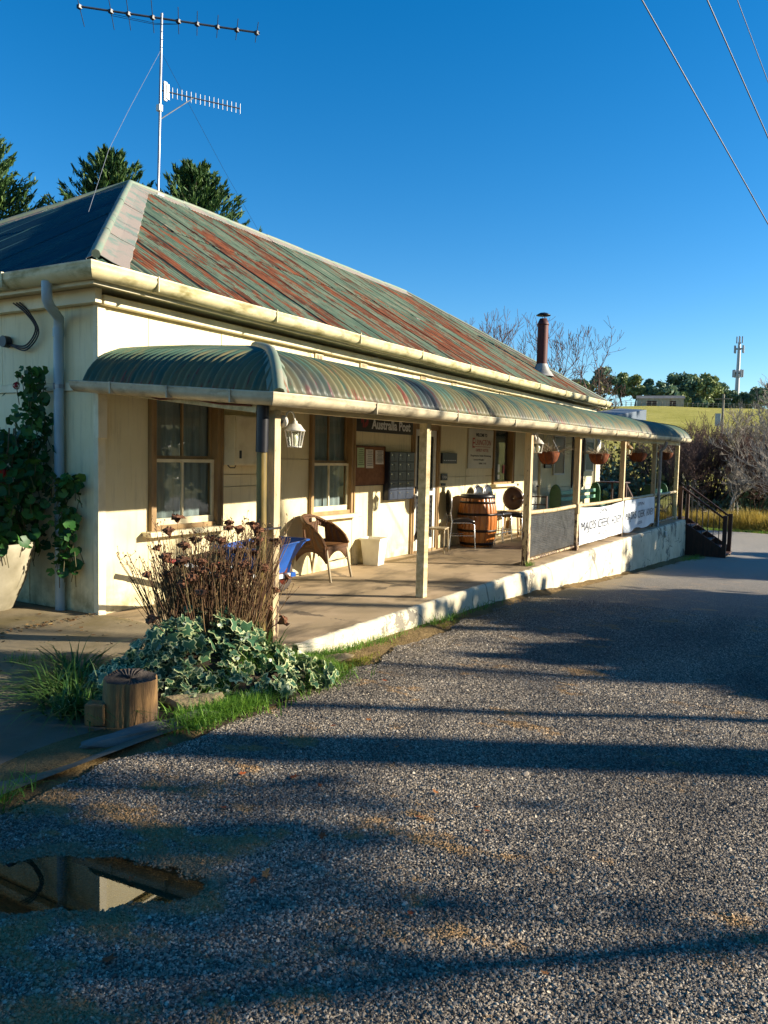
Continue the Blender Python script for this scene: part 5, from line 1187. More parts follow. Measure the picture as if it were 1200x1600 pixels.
for i, (x, y, L, n, lb) in enumerate(((-1.72, -1.72, .34, 130, 'strappy green plant at the far left of the garden bed'), (-1.98, -2.12, .30, 130, 'strappy green plant just left of the tree stump'), (-1.48, -1.52, .36, 110, 'strappy green plant behind the ivy, nearest the apron'), (-1.80, -1.95, .34, 120, 'strappy green plant between the stump and the far left plant'), (-.62, -2.52, .30, 90, 'strappy plant among the ivy above the flat yellow rock'))):
    q = T('strap_leaf_plant', lb, 'plant', (x, y, bedz(x, y)-.01), 0, 'strappy plants in the garden bed'); g_ = np.random.default_rng(40+i)
    V, F = blades(n, g_.normal(0, .07, n), g_.normal(0, .07, n), 0, L, .016, 1.0, g_, np.zeros(n), .9); npmesh('leaf_blades', V, [F], 'lily', q, kind='stuff')
# grass round the bed, kerb foot and apron edge
def patch(cx, cy, sx, sy, rot, n, rg):
    a, b_ = rg.normal(0, sx, n), rg.normal(0, sy, n); c, s = math.cos(rot), math.sin(rot); return cx+a*c-b_*s, cy+a*s+b_*c
g_ = np.random.default_rng(5); PXs, PYs = [], []
for cx, cy, sx, sy, rt, n in ((-.72, -2.76, .26, .09, -.15, 3600), (-.38, -2.70, .18, .11, 0, 3600), (-1.30, -2.84, .22, .07, -.1, 2400), (-.15, -2.52, .18, .14, .2, 3000), (.28, -2.40, .22, .05, .0, 700), (-1.62, -2.87, .1, .04, 0, 350), (1.0, -2.42, .4, .03, 0, 300), (2.6, -2.40, .3, .025, 0, 160), (3.3, -2.42, .5, .03, 0, 160), (-1.45, -.95, .12, .04, -.8, 120), (-2.95, -2.85, .12, .04, .3, 120), (6.25, -2.13, .07, .02, 0, 60), (17.5, -2.75, .6, .12, 0, 500)):
    x, y = patch(cx, cy, sx, sy, rt, n, g_); PXs.append(x); PYs.append(y)
x, y = np.concatenate(PXs), np.concatenate(PYs); n = len(x); zb = gz(x, y)-.012+np.where((x < -.0) & (y > -2.7), bed_h(x, y)*.9, 0)+.032*smooth(1.25, .95, np.hypot((x+.95)/1.0, (y+2.35)/.62)); zb = np.where((x > 6) & (x < 6.6), 0.0, zb)
V, F = blades(n, x, y, 0, .11, .006, .8, g_, zb, .7); npmesh('grass', V, [F], 'grass', kind='stuff')
PXs, PYs = [], []
for cx, cy, sx, sy, rt, n in ((.42, -2.62, .18, .07, .1, 1500), (.05, -2.68, .12, .05, .1, 800), (1.9, -2.5, .5, .04, 0, 500), (-.9, -2.9, .25, .03, -.1, 300)):
    x, y = patch(cx, cy, sx, sy, rt, n, g_); PXs.append(x); PYs.append(y)
x, y = np.concatenate(PXs), np.concatenate(PYs); n = len(x)
V, F = blades(n, x, y, 0, .032, .006, .9, g_, gz(x, y)-.02, .8); npmesh('moss', V, [F], 'moss', kind='stuff')
# stump, timber offcut, rocks, kerb blocks
def bark():
    n = N('weathered_stump_side'); v = n.mp((3, 3, .35)); g = n.noise(7, 6, .7, v); c = n.ramp(g, [(.25, '#3d2b1b'), (.5, '#80603a'), (.75, '#a98550')])
    c = n.mix(n.ramp(n.noise(2, 3), [(.5, 0.0), (.62, 1.0)]), c, '#2a2018'); n.col(c).rough(.85); n.bump(g, .9, .02); return n.m
MAT['bark'] = bark(); MAT['stump_top'] = simple('charred_stump_top', '#2f2b27', '#4a4038', 7, .9, 0, .8, 30, bdist=.015)
q = T('tree_stump', 'short weathered log stump at the front left of the garden bed', 'stump', (-1.83, -2.47, -.045), .4); q.rotation_euler = (.03, -.05, .4)
rg = np.random.default_rng(8); n = 72
prof_r = [.158*(1+.06*math.sin(3*t)+.035*math.sin(7*t+1)+.03*math.sin(17*t)*math.sin(5*t)+.015*math.sin(29*t)) for t in np.linspace(0, 2*PI, n+1)[:-1]]
rows_ = [[(prof_r[i % n]*s*math.cos(2*PI*i/n), prof_r[i % n]*s*math.sin(2*PI*i/n), z) for i in range(n+1)] for s, z in ((1.05, -.03), (1.02, .08), (1.0, .18), (.98, .262), (.955, .27))]
MB().grid(rows_).build('stump_side', 'bark', q)
rows_ = [[(prof_r[i % n]*s*math.cos(2*PI*i/n), prof_r[i % n]*s*math.sin(2*PI*i/n), .27-.018*(1-s)+.006*math.sin(i*3+s*30)) for i in range(n+1)] for s in (.955, .7, .45, .2, .01)]
MB().grid(rows_, False).build('cut_top', 'stump_top', q)
q = T('timber_block', 'short square timber offcut left of the stump', 'timber', (-2.02, -2.40, -.035), .5); MB().box(-.05, .05, -.06, .06, 0, .13).build('block', 'bark', q, bevel=.008)
MAT['rock'] = simple('garden_rock', '#8d7b58', '#6b5f47', 5, .9, 0, .7, 16, bdist=.03); MAT['rock_grey'] = simple('grey_kerb_stone', '#6f6d66', '#54534e', 4, .9, 0, .5, 18, bdist=.02)
def rock(loc, sc, rz, lb, mat='rock', seed=0, box=False):
    bm = bmesh.new(); bmesh.ops.create_icosphere(bm, subdivisions=3, radius=1); r_ = np.random.default_rng(seed); ph = r_.uniform(0, 6, 6)
    for v in bm.verts:
        p = v.co
        if box: m = max(abs(p.x), abs(p.y), abs(p.z)); p = p*(.55+.45/m*.9)
        k = 1+.14*math.sin(p.x*2.3+ph[0])*math.sin(p.y*2.7+ph[1])+.09*math.sin(p.z*4+p.x*3+ph[2])+.05*math.sin(p.y*8+ph[3]+p.z*6)
        v.co = Vector((p.x*sc[0], p.y*sc[1], p.z*sc[2]))*k
    me = bpy.data.meshes.new('garden_rock'); bm.to_mesh(me); bm.free(); me.materials.append(MAT[mat]); me.polygons.foreach_set('use_smooth', [not box]*len(me.polygons))
    o = bpy.data.objects.new('garden_rock', me); COL.objects.link(o); o.location = loc; o.rotation_euler = (0, 0, rz); return tag(o, lb, 'rock', 'rocks edging the garden bed')
rock((-1.47, -2.67, -.03), (.20, .10, .085), -.4, 'flat yellowish rock right of the stump', 'rock', 1, True)
rock((-.62, -2.70, .01), (.085, .075, .10), .2, 'rounded upright brown rock under the ivy', 'rock', 2)
rock((-.30, -2.80, -.075), (.13, .055, .05), -.2, 'grey slab of stone at the gravel edge right of the bed', 'rock_grey', 3, True)
rock((.30, -2.52, -.13), (.26, .10, .035), .05, 'flat pale stone lying below the kerb', 'rock', 4, True)
rock((-1.62, -2.80, -.05), (.17, .07, .05), -.3, 'low grey stone in front of the stump', 'rock_grey', 5, True)
rock((-2.0, -2.68, -.06), (.30, .08, .045), -.25, 'dark grey edging stone at the left end of the bed', 'rock_grey', 6, True)
# fallen leaves on the road
MAT['deadleaf'] = leafmat('fallen_leaf', [(0, '#6b2f18'), (.5, '#9a4f24'), (1, '#b98148')], .7, .15, 'objrand')
lm = []
for s in range(3):
    r_ = np.random.default_rng(60+s); n = 11; pts = []
    for i in range(n): t = 2*PI*i/n; k = (1 if i % 2 == 0 else .55)*r_.uniform(.8, 1.1); pts.append((k*math.cos(t), .7*k*math.sin(t), .22*k*k*r_.uniform(.2, 1)))
    me = bpy.data.meshes.new('fallen_leaf'); me.from_pydata(pts+[(0, 0, .05)], [], [(i, (i+1) % n, n) for i in range(n)]); me.materials.append(MAT['deadleaf']); lm.append(me)
spots = [(459, 1247, 9), (680, 1270, 7), (655, 1316, 8), (503, 1348, 10), (415, 1410, 11), (378, 1243, 8), (170, 1556, 14), (350, 1300, 7), (850, 1580, 7), (745, 1296, 7), (245, 1190, 8), (265, 1195, 10), (520, 1160, 6), (440, 1190, 6), (575, 1150, 6), (395, 1420, 9), (205, 1415, 8), (760, 1340, 5), (330, 1440, 6), (620, 1195, 5), (500, 1262, 6), (700, 1120, 5), (300, 1140, 7), (600, 1085, 5), (640, 1480, 6)]
for i, (x, y, s) in enumerate(spots):
    d = _f+_r*((x-600)/1233.4)+_u*((800-y)/1233.4); p = CAM+d*((-.155-CAM.z)/d.z); z = float(gz(p.x, p.y)+road_dip(p.x, p.y))
    o = bpy.data.objects.new('fallen_leaf', lm[i % 3]); COL.objects.link(o); o.location = (p.x, p.y, max(z, WATER_Z)+.012); dist = (p-CAM).length; sc_l = s*.9*dist/1233.4
    o.scale = (sc_l*1.1, sc_l*1.1, sc_l); o.rotation_euler = (random.uniform(-.2, .2), random.uniform(-.2, .2), random.uniform(0, 6)); tag(o, 'dry brown fallen leaf lying on the gravel road', 'leaf', 'fallen leaves scattered on the road')
# ------------------------------------------------------------------ potted geranium by the end wall
MAT['pot_concrete'] = simple('aged_concrete_pot', '#a39b84', '#7f775f', 3.5, .85, 0, .3, 24)
q = T('concrete_planter', 'large weathered concrete planter bowl at the left edge against the wall', 'planter', (-.62, .93, 0.03))
MB().lathe([(0, 0), (.24, 0), (.29, .04), (.40, .30), (.47, .55), (.50, .64), (.50, .68), (.455, .68), (.44, .6), (0, .58)], 36).build('bowl', 'pot_concrete', q)
MAT['geranium'] = leafmat('geranium_leaf', [(0, '#1f3d1c'), (.5, '#2f5a26'), (1, '#4f8236')], .45, .2, 'objrand'); MAT['geranium_i'] = leafmat('geranium_leaf_small', [(0, '#1f3d1c'), (.5, '#2f5a26'), (1, '#4f8236')], .45, .2)
MAT['petal'] = simple('red_geranium_petal', '#b3141c', '#8c0f18', 9, .5); MAT['stem'] = simple('green_brown_stem', '#5d5a34', '#4a3c28', 7, .7)
ge = T('geranium_plant', 'tall climbing geranium with round leaves and red flowers against the left wall', 'plant', (-.62, .93, .60))
gv = [(0, 0, .0)]+[((.5+.05*math.cos(5*t))*math.cos(t), (.5+.05*math.cos(5*t))*math.sin(t), .10+.03*math.cos(5*t)) for t in np.linspace(.35, 2*PI-.35, 12)]
gf = [(0, i, i+1) for i in range(1, 12)]
gm = bpy.data.meshes.new('geranium_leaf'); gm.from_pydata(gv, [], gf); gm.materials.append(MAT['geranium']); gm.polygons.foreach_set('use_smooth', [True]*len(gf))
gva = np.array(gv); gfa = np.array(gf)
rg = np.random.default_rng(31); VV, FF, off, cnt = [], [], 0, 0; P0, P1, R0 = [], [], []
def ger_pt(rg):
    k = rg.uniform()
    if k < .80: # bushy mass
        while True:
            y = rg.uniform(-.5, 1.0); z = rg.uniform(-.02, 1.25); x = rg.uniform(-.45, .52)
            if ((y-.25)/.78)**2+((z-.48)/.72)**2 < 1 and x < .54: return x, y, z, 1
    if k < .89: # climbing column beside the downpipe
        z = rg.uniform(.7, 1.78); y = -.22+rg.normal()*.10*(1 if z < 1.4 else .6); return rg.uniform(.3, .55), y, z, 0
    if k < .95: # trailing past the downpipe
        z = rg.uniform(-.2, .75); return rg.uniform(.42, .56), -.62+rg.normal()*.09, z, 0
    return rg.uniform(-.3, .2), -.2+rg.normal()*.18, rg.uniform(.02, .2), 1
for k in range(2000):
    x, y, z, _ = ger_pt(rg); s = rg.uniform(.06, .12); out = (-.6+rg.normal()*.4, -.7+rg.normal()*.4, .5)
    M_ = leaf_matrix((x, y, z), out, rg, s)
    if cnt < 295 and (x < .1 or z > 1.0 or y < -.45) : 
        o = bpy.data.objects.new('geranium_leaf', gm); COL.objects.link(o); o.parent = ge; o.matrix_local = M_; cnt += 1
    else: VV.append(gva @ np.array(M_.to_3x3()).T+np.array((x, y, z))); FF.append(gfa+off); off += len(gva)
    if k % 3 == 0: P0.append((x, y, z)); P1.append((x+rg.normal()*.03, y+rg.normal()*.03, z-.14)); R0.append(.004)
npmesh('small_leaves', np.concatenate(VV), [np.concatenate(FF)], 'geranium_i', ge, kind='stuff')
for k in range(14):
    y0 = rg.uniform(-.3, .5); p = np.array([rg.uniform(-.1, .3), y0*.5, 0.0])
    for s in range(6):
        P0.append(p); p = p+np.array([.04*rg.normal()+.02, (y0-p[1])*.3+rg.normal()*.03, .2]); p[0] = min(p[0], .53); P1.append(p); R0.append(.008)
V, F = segs_mesh(P0, P1, R0, R0, 5); npmesh('stems', V, [F], 'stem', ge, kind='stuff')
for (x, y, z, s) in ((.05, -.28, .78, .06), (-.05, -.22, .30, .055), (.35, -.08, 1.62, .04), (.48, .02, 1.72, .022)):
    m = MB()
    for j in range(46):
        a = unit(rg.normal(size=(1, 3)))[0]; c = a*s*rg.uniform(.6, 1); u = np.cross(a, rg.normal(size=3)); u = u/np.linalg.norm(u)*s*.33; w = np.cross(a, u); m.add([c-u, c-w, c+u, c+w], [(0, 1, 2, 3)])
    o = m.build('flower_head', 'petal', ge); o.location = (x, y, z)
    MB().tube([(x+.05, y+.03, z-.18), (x, y, z)], .004, 5).build('flower_stalk', 'stem', ge)
# ------------------------------------------------------------------ trees
MAT['bark_dark'] = simple('dark_bark', '#3b322a', '#231d18', 4, .9, 0, .4, 12); MAT['bark_pale'] = simple('pale_gum_bark', '#8d867a', '#5e564a', 1.5, .85, 0, .3, 8); MAT['bark_grey'] = simple('grey_twig_bark', '#6d645a', '#4b433b', 2, .9)
MAT['twig_red'] = simple('reddish_bare_twig', '#6a5248', '#54413a', 2, .9); MAT['twig_pale'] = simple('pale_bare_twig', '#a59c8f', '#7b7267', 2, .9)
MAT['gum'] = leafmat('eucalypt_leaf', [(0, '#4a6044'), (.5, '#758456'), (1, '#a3a868')], .5, .2); MAT['gum_blue'] = leafmat('blue_green_leaf', [(0, '#3d5749'), (.5, '#607a63'), (1, '#86966c')], .5, .2)
MAT['cypress'] = leafmat('cypress_spray', [(0, '#1f3822'), (.5, '#38572a'), (1, '#68803a')], .6, .15)
MAT['bramble'] = leafmat('bramble_leaf', [(0, '#2b3320'), (.4, '#4e5530'), (.75, '#7a7440'), (1, '#8d7a52')], .6, .2); MAT['drygrass'] = leafmat('golden_dry_grass', [(0, '#8f7a30'), (.5, '#b0963f'), (1, '#c9b468')], .7, .3)
def skeleton(rg, base, H, r0, levels=4, nchild=(2, 4), spread=.55, up=.12, ratio=.68, first=.35, lean=(0, 0), nseg=4, wob=.10, rmin=.004):
    P0, P1, R0, R1, tips = [], [], [], [], []
    st = [(np.array(base, float), unit(np.array([lean[0], lean[1], 1.0])), H*first, r0, 0)]
    while st:
        p, d, L, r, lv = st.pop()
        for s in range(nseg):
            d = unit(d+rg.normal(size=3)*wob+np.array([0, 0, up*(lv > 0)])); q = p+d*L/nseg; r2 = max(r*(1-.35/nseg*(1 if lv else .6)), rmin); P0.append(p); P1.append(q); R0.append(r); R1.append(r2); p, r = q, r2
            if lv < levels and lv > 0 and s >= 1 and rg.uniform() < .55:
                a = rg.normal(size=3); a = unit(a-d*a.dot(d)); st.append((p, unit(d*.6+a*(spread+.25)), L*ratio*rg.uniform(.5, .9), max(r*.5, rmin), lv+1))
        if lv < levels:
            for c in range(rg.integers(*nchild)):
                a = rg.normal(size=3); a = unit(a-d*a.dot(d)); st.append((p, unit(d+a*spread*rg.uniform(.5, 1.3)), L*ratio*rg.uniform(.75, 1.15) if lv else H*(1-first)*.42*rg.uniform(.8, 1.15), max(r*rg.uniform(.55, .75), rmin), lv+1))
        else: tips.append(p)
        if lv >= levels-1: tips.append(p)
    return np.array(P0), np.array(P1), np.array(R0), np.array(R1), np.array(tips)
def bare_tree(name, x, y, H, r0, lb, seed, mat='bark_dark', tmat='twig_red', cat='tree', group=None, stems=1, **kw):
    rg = np.random.default_rng(seed); z = float(gz(x, y))-.1; q = T(name, lb, cat, (x, y, z), 0, group); A = []
    for s in range(stems):
        b = (0, 0, 0) if stems == 1 else (rg.normal()*.35, rg.normal()*.35, 0); ln = (rg.normal()*.05, rg.normal()*.05) if stems == 1 else (rg.normal()*.38, rg.normal()*.38)
        A.append(skeleton(rg, b, H*(1 if stems == 1 else rg.uniform(.75, 1.05)), r0, lean=kw.get('lean', ln), **{k: v for k, v in kw.items() if k != 'lean'}))
    P0, P1, R0, R1 = [np.concatenate([a[i] for a in A]) for i in range(4)]
    big = R0 > r0*.22
    V, F = segs_mesh(P0[big], P1[big], R0[big], R1[big], 6); npmesh('trunk', V, [F], mat, q, smooth=True)
    V, F = segs_mesh(P0[~big], P1[~big], R0[~big], R1[~big], 3); npmesh('twigs', V, [F], tmat, q, kind='stuff')
    return q, np.concatenate([a[4] for a in A])
def crown(q, centres, n, size, spread, mat, rg, name='crown', aspect=1.7, flat=1.0):
    c = centres[rg.integers(0, len(centres), n)]+rg.normal(size=(n, 3))*spread*np.array([1, 1, flat]); V, F = leaf_quads(c, size, aspect, .1, rg=rg); return npmesh(name, V, [F], mat, q, kind='stuff')
def leafy_tree(name, x, y, H, Rw, lb, seed, mat='gum', bark='bark_pale', group=None, n=1500, size=.5, low=.3, clumps=26, spread=.17, cat='tree', z=None):
    """trunk and limbs, then leaf clumps gathered round the limb ends inside an uneven crown"""
    rg = np.random.default_rng(seed); z = float(gz(x, y))-.1 if z is None else z; q = T(name, lb, cat, (x, y, z), 0, group)
    cc = []
    while len(cc) < clumps:
        p = rg.uniform(-1, 1, 3)
        if (p**2).sum() < 1: cc.append(p)
    cc = np.array(cc); cc /= np.maximum(.62, np.linalg.norm(cc, axis=1, keepdims=True)**.5); cc = cc*np.array([Rw, Rw, H*(1-low)*.5*.93])+np.array([0, 0, H*(low+(1-low)*.5)]); cc[:, :2] *= (1.08-.45*np.clip((cc[:, 2:]-H*.6)/(H*.4), 0, 1))
    P0, P1, R0, R1 = [], [], [], []; fork = np.array([rg.normal()*.05*H, rg.normal()*.05*H, H*max(low, .18)]); tr = H*.022
    P0.append((0, 0, 0)); P1.append(fork); R0.append(tr*1.2); R1.append(tr)
    for c in cc:
        m = fork*.5+c*.5+rg.normal(size=3)*.03*H-np.array([0, 0, .03*H]); P0 += [fork, m]; P1 += [m, c]; R0 += [tr*.45, tr*.28]; R1 += [tr*.28, tr*.1]
    V, F = segs_mesh(P0, P1, R0, R1, 6); npmesh('trunk', V, [F], bark, q, smooth=True)
    crown(q, cc, n, size, spread*(Rw+H*.3)*.5, mat, rg, flat=.75); return q
# cypress trees behind the house
def cypress(x, y, H, Rw, lb, seed):
    rg = np.random.default_rng(seed); z = float(gz(x, y))-.1; q = T('cypress_tree', lb, 'tree', (x, y, z), 0, 'cypress trees behind the house')
    MB().tube([(0, 0, 0), (.05, 0, H*.5), (0, .05, H*.95)], .2, 8, [.26, .16, .03]).build('trunk', 'bark_dark', q)
    P0, P1, R0, L, D = [], [], [], [], []
    for k in range(400):
        h = H*(.2+.78*rg.uniform()**.6); R_ = Rw*(1-(h/H)**1.6)**.75*rg.uniform(.4, 1.28)+.12; t = rg.uniform(0, 2*PI); d = np.array([math.cos(t), math.sin(t), .55+.35*h/H]); d /= np.linalg.norm(d)
        b = np.array([0, 0, h-R_*.28]); e = b+d*R_*1.08+np.array([0, 0, .12*R_]); P0.append(b); P1.append(e); R0.append(.02)
        nn = int(36+60*R_/Rw)
        u = rg.uniform(.25, 1.0, nn)**.6; c = b+(e-b)*u[:, None]+rg.normal(size=(nn, 3))*(.15*(1.1-u))[:, None]*R_**.5; L.append(c); D.append(np.repeat((d+np.array([0, 0, .35]))[None], nn, 0))
    V, F = segs_mesh(P0, P1, R0, np.array(R0)*.3, 4); npmesh('limbs', V, [F], 'bark_dark', q, kind='stuff')
    V, F = leaf_quads(np.concatenate(L), .055, 4.6, 0, np.concatenate(D), rg); npmesh('crown', V, [F], 'cypress', q, kind='stuff')
cypress(12.6, 14.5, 11.9, 3.9, 'dark cypress whose pointed top shows left of the roof mast', 1)
cypress(14.0, 12.2, 11.7, 3.7, 'dark cypress whose top shows just right of the roof mast', 2)
cypress(10.2, 17.6, 12.2, 3.9, 'dark cypress showing over the roof at the left edge', 3)
# bare trees behind the right end of the house
bare_tree('bare_tree', 44.0, 10.5, 10.2, .22, 'spreading bare tree just right of the chimney flue', 11, levels=5, spread=.6, group='bare trees behind the house', nchild=(2, 4), rmin=.012, first=.22)
bare_tree('bare_tree', 45.5, 8.2, 8.6, .2, 'bare tree above the right end of the roof gutter', 12, levels=5, spread=.65, group='bare trees behind the house', nchild=(2, 4), rmin=.012, first=.2)
bare_tree('bare_tree', 43.5, 14.6, 10.4, .2, 'bare tree whose twigs show left of the chimney flue', 13, levels=5, spread=.5, group='bare trees behind the house', nchild=(2, 4), rmin=.012, first=.25)
leafy_tree('brown_leaved_tree', 46.5, 10.4, 8.3, 2.6, 'dense brownish tree low behind the bare trees right of the flue', 14, 'bramble', 'bark_dark', None, 2200, .22, .15, 34)
# thicket right of the stairs
kk = 0
for x, y, H, st_, lb in ((38.0, 1.0, 5.2, 6, 'bare shrub right behind the far veranda corner'), (38.6, -.6, 5.6, 6, 'dark bare shrub straight above the stair handrail'), (39.8, -1.9, 5.4, 6, 'bare reddish shrub between the stairs and the right edge'), (38.9, -3.0, 4.9, 5, 'bare shrub at the right edge above the golden grass'), (41.5, .3, 5.6, 6, 'bare shrub set back behind the stair handrail'), (42.0, -2.6, 5.6, 6, 'bare shrub at the back by the right edge')):
    bare_tree('bare_shrub', x, y, H, .075, lb, 70+kk, 'bark_dark', 'twig_red', 'shrub', 'bare shrubs beyond the road', stems=st_+3, levels=5, spread=.5, first=.28, nchild=(2, 4), rmin=.008, wob=.14); kk += 1
bare_tree('grey_bare_tree', 33.4, -3.9, 6.6, .12, 'pale grey bare tree at the right edge, its branches against the hill', 90, 'twig_pale', 'twig_pale', levels=5, spread=.6, first=.18, nchild=(3, 5), rmin=.008, wob=.15, stems=3)
bare_tree('fallen_branches', 36.6, -1.6, 3.8, .05, 'tangle of pale leaning branches in front of the bare shrubs', 91, 'twig_pale', 'twig_pale', 'branches', None, stems=5, levels=4, spread=.7, first=.4, nchild=(2, 4), rmin=.007, wob=.2)
def heap(x, y, R_, H, lb, seed, mat='bramble', n=1500, size=.2, name='bramble_bush', group='bramble bushes beyond the veranda'):
    rg = np.random.default_rng(seed); z = float(gz(x, y))-.1; q = T(name, lb, 'bush', (x, y, z), 0, group)
    t = rg.uniform(0, 2*PI, n); e = np.sqrt(rg.uniform(0, 1, n)); hh = rg.uniform(.05, 1, n)**.6; lump = 1+.25*np.sin(3*t+seed)+.15*np.sin(7*t)
    c = np.stack([np.cos(t)*e*R_*lump, np.sin(t)*e*R_*lump, hh*H*np.sqrt(np.maximum(.05, 1-e**2))*(1+.2*np.sin(5*t+e*6))], 1); V, F = leaf_quads(c, size, 1.4, .2, rg=rg); npmesh('foliage', V, [F], mat, q, kind='stuff')
    k = 60; t = rg.uniform(0, 2*PI, k); p0 = np.stack([np.cos(t)*R_*.4, np.sin(t)*R_*.4, np.zeros(k)], 1); p1 = p0*2+np.stack([rg.normal(size=k)*.2, rg.normal(size=k)*.2, H*rg.uniform(.6, 1.15, k)], 1); V, F = segs_mesh(p0, p1, np.full(k, .014), np.full(k, .006), 3); npmesh('canes', V, [F], 'twig_red', q, kind='stuff')
for i, (x, y, R_, H, mt, lb) in enumerate(((38.5, 6.6, 1.7, 3.0, 'bramble', 'bramble heap seen over the benches, left of the fourth basket'), (38.2, 4.2, 1.5, 2.7, 'gum_blue', 'dark green bush behind the shaded baskets'), (37.5, 2.2, 1.3, 2.4, 'bramble', 'tawny bramble heap beside the far end post'), (41.5, 4.6, 1.8, 4.2, 'bramble', 'taller yellow green bush under the veranda roof line'), (41.0, 7.2, 2.0, 4.4, 'bramble', 'tall tawny bush beyond the white tank'), (42.5, 2.4, 1.6, 4.0, 'gum', 'green bush under the end of the veranda gutter'), (36.0, 4.9, 1.2, 1.3, 'drygrass', 'low golden tussock behind the benches'), (38.4, -1.8, 1.6, 1.7, 'gum_blue', 'dark evergreen bush under the bare shrubs on the right'), (37.8, -.1, 1.3, 1.2, 'bramble', 'low dark bramble behind the stair railing'), (39.4, -3.6, 1.5, 2.1, 'gum_blue', 'dark evergreen bush at the right picture edge'), (40.5, .9, 1.8, 2.2, 'bramble', 'brown bramble mass behind the bare shrub by the far veranda corner'), (41.0, -.9, 1.8, 2.3, 'bramble', 'brown bramble mass deep behind the stair handrail'), (41.6, -3.0, 1.8, 2.4, 'bramble', 'brown bramble mass deep behind the right edge shrubs'), (36.6, .9, .9, .9, 'bramble', 'small dark bramble at the back of the golden grass'))):
    heap(x, y, R_, H, lb, 100+i, mt)
# golden grass strip on the far side of the crossing road
g_ = np.random.default_rng(17); n = 26000; x = g_.uniform(31.5, 35.6, n); y = g_.uniform(-7.5, 9, n); tall = smooth(31.9, 32.8, x+.25*vnoise(x, y, 2.2, 1))
V, F = blades(n, x, y, 0, 1.0, .03, .5, g_, gz(x, y)-.05, .4)
V = V.reshape(n, 8, 3); b0 = (gz(x, y)-.05)[:, None]; V[:, :, 2] = b0+(V[:, :, 2]-b0)*(.14+.72*tall*(1+.3*vnoise(x, y, 1.1, 3)))[:, None]
npmesh('golden_grass', V.reshape(-1, 3), [F], 'drygrass', kind='stuff')
g_ = np.random.default_rng(18); n = 9000; x = g_.uniform(31.2, 32.2, n); y = g_.uniform(-7, 9, n); V, F = blades(n, x, y, 0, .14, .02, .8, g_, gz(x, y)-.03, .7); npmesh('verge_grass', V, [F], 'grass', kind='stuff')
# power pole in the paddock
q = T('power_pole', 'slim power pole with a small transformer standing in the green paddock', 'pole', (92.4, 6.2, float(gz(92.4, 6.2)))); hp_ = 9.6-float(gz(92.4, 6.2))
MB().tube([(0, 0, -.3), (0, 0, hp_)], .15, 8, [.17, .12]).build('pole', 'bark_pale', q); MB().box(-.05, .05, -.9, .9, hp_-.6, hp_-.48).build('crossarm', 'bark_pale', q); MB().box(-.25, .25, .2, .75, hp_-3.6, hp_-2.2).build('transformer', 'steel', q)
# telephone tower on the hill
zt = float(gz(302, 28.5)); q = T('phone_tower', 'tall pale phone tower with two rings of aerials on the hill crest', 'tower', (302, 28.5, zt)); Ht = 46.9-zt
MB().tube([(0, 0, -1), (0, 0, Ht-2)], .6, 14, [.95, .5]).build('mast', 'alu_pale', q)
for z, n in ((Ht-13, 8), (Ht-4.5, 6)):
    MB().lathe([(1.3, z), (1.3, z+.25), (.5, z+.25), (.5, z), (1.3, z)], 14).build('platform', 'alu', q)
    for k in range(n): t = 2*PI*k/n; MB().box(-.22, .22, -.3, .3, -1.3, 1.3).build('aerial_panel', 'alu_pale', q, bevel=.05).location = (1.55*math.cos(t), 1.55*math.sin(t), z)
for k in range(4): t = PI/2*k; MB().box(-.2, .2, -.2, .2, -1.2, 1.2).build('aerial_panel', 'alu_pale', q).location = (.9*math.cos(t), .9*math.sin(t), Ht-1.2)
# trees along the crest: picture x, base y, top y, half width (px), kind
crest = [(905, 632, 592, 16, 'gum_blue', 'dark gum above the gutter end, leftmost on the crest'), (940, 632, 575, 19, 'gum_blue', 'tall blue green gum just right of the roof gutter end'), (972, 632, 581, 14, 'gum', 'tall gum second from the gap left of the sheds'), (992, 633, 584, 13, 'gum', 'sunlit gum beside the gap left of the sheds'), (1013, 633, 592, 9, 'gum_blue', 'thin sparse gum standing in the gap left of the sheds'), (1036, 636, 594, 20, 'gum_blue', 'dark rounded gum left of the broad clump behind the sheds'), (1060, 637, 583, 26, 'gum_blue', 'broad rounded gum behind the sheds'), (1078, 639, 586, 20, 'gum', 'sunlit gum in the middle of the broad crest clump'), (1102, 640, 585, 22, 'gum', 'olive gum at the right of the broad crest clump'), (1116, 641, 590, 16, 'gum_blue', 'dark gum at the right end of the broad crest clump'), (1062, 639, 612, 14, 'gum', 'low bushy tree in front of the broad crest clump'), (1136, 641, 606, 14, 'gum_blue', 'low dark tree just left of the phone tower'), (1163, 641, 612, 13, 'gum_blue', 'low tree just right of the phone tower'), (1183, 640, 604, 14, 'gum_blue', 'low dark tree at the right edge of the crest'), (1202, 640, 598, 14, 'gum_blue', 'dark tree cut by the right picture edge on the crest'), (1090, 641, 622, 12, 'gum_blue', 'dark bush below the broad crest clump'), (1120, 643, 622, 14, 'gum_blue', 'dark bush below the right end of the clump')]
for i, (px, by, ty, hw, mt, lb) in enumerate(crest):
    D_ = 248+(i*7 % 5)*3; p = along((px-600)/1233.4, (800-by)/1233.4, D_); k = D_/1233.4
    leafy_tree('gum_tree', p.x, p.y, (by-ty)*k, hw*k, lb, 200+i, mt, 'bark_pale', 'gum trees along the hill crest', 3600, .8, .28 if i < 5 else .12, 30 if i > 4 else 18, .16, z=p.z-.4)
MAT['shed'] = simple('pale_shed_wall', '#a39c8e', '#86806f', 1, .8); MAT['shed_roof'] = simple('dull_shed_roof', '#78766f', '#5e5c57', 1, .6)
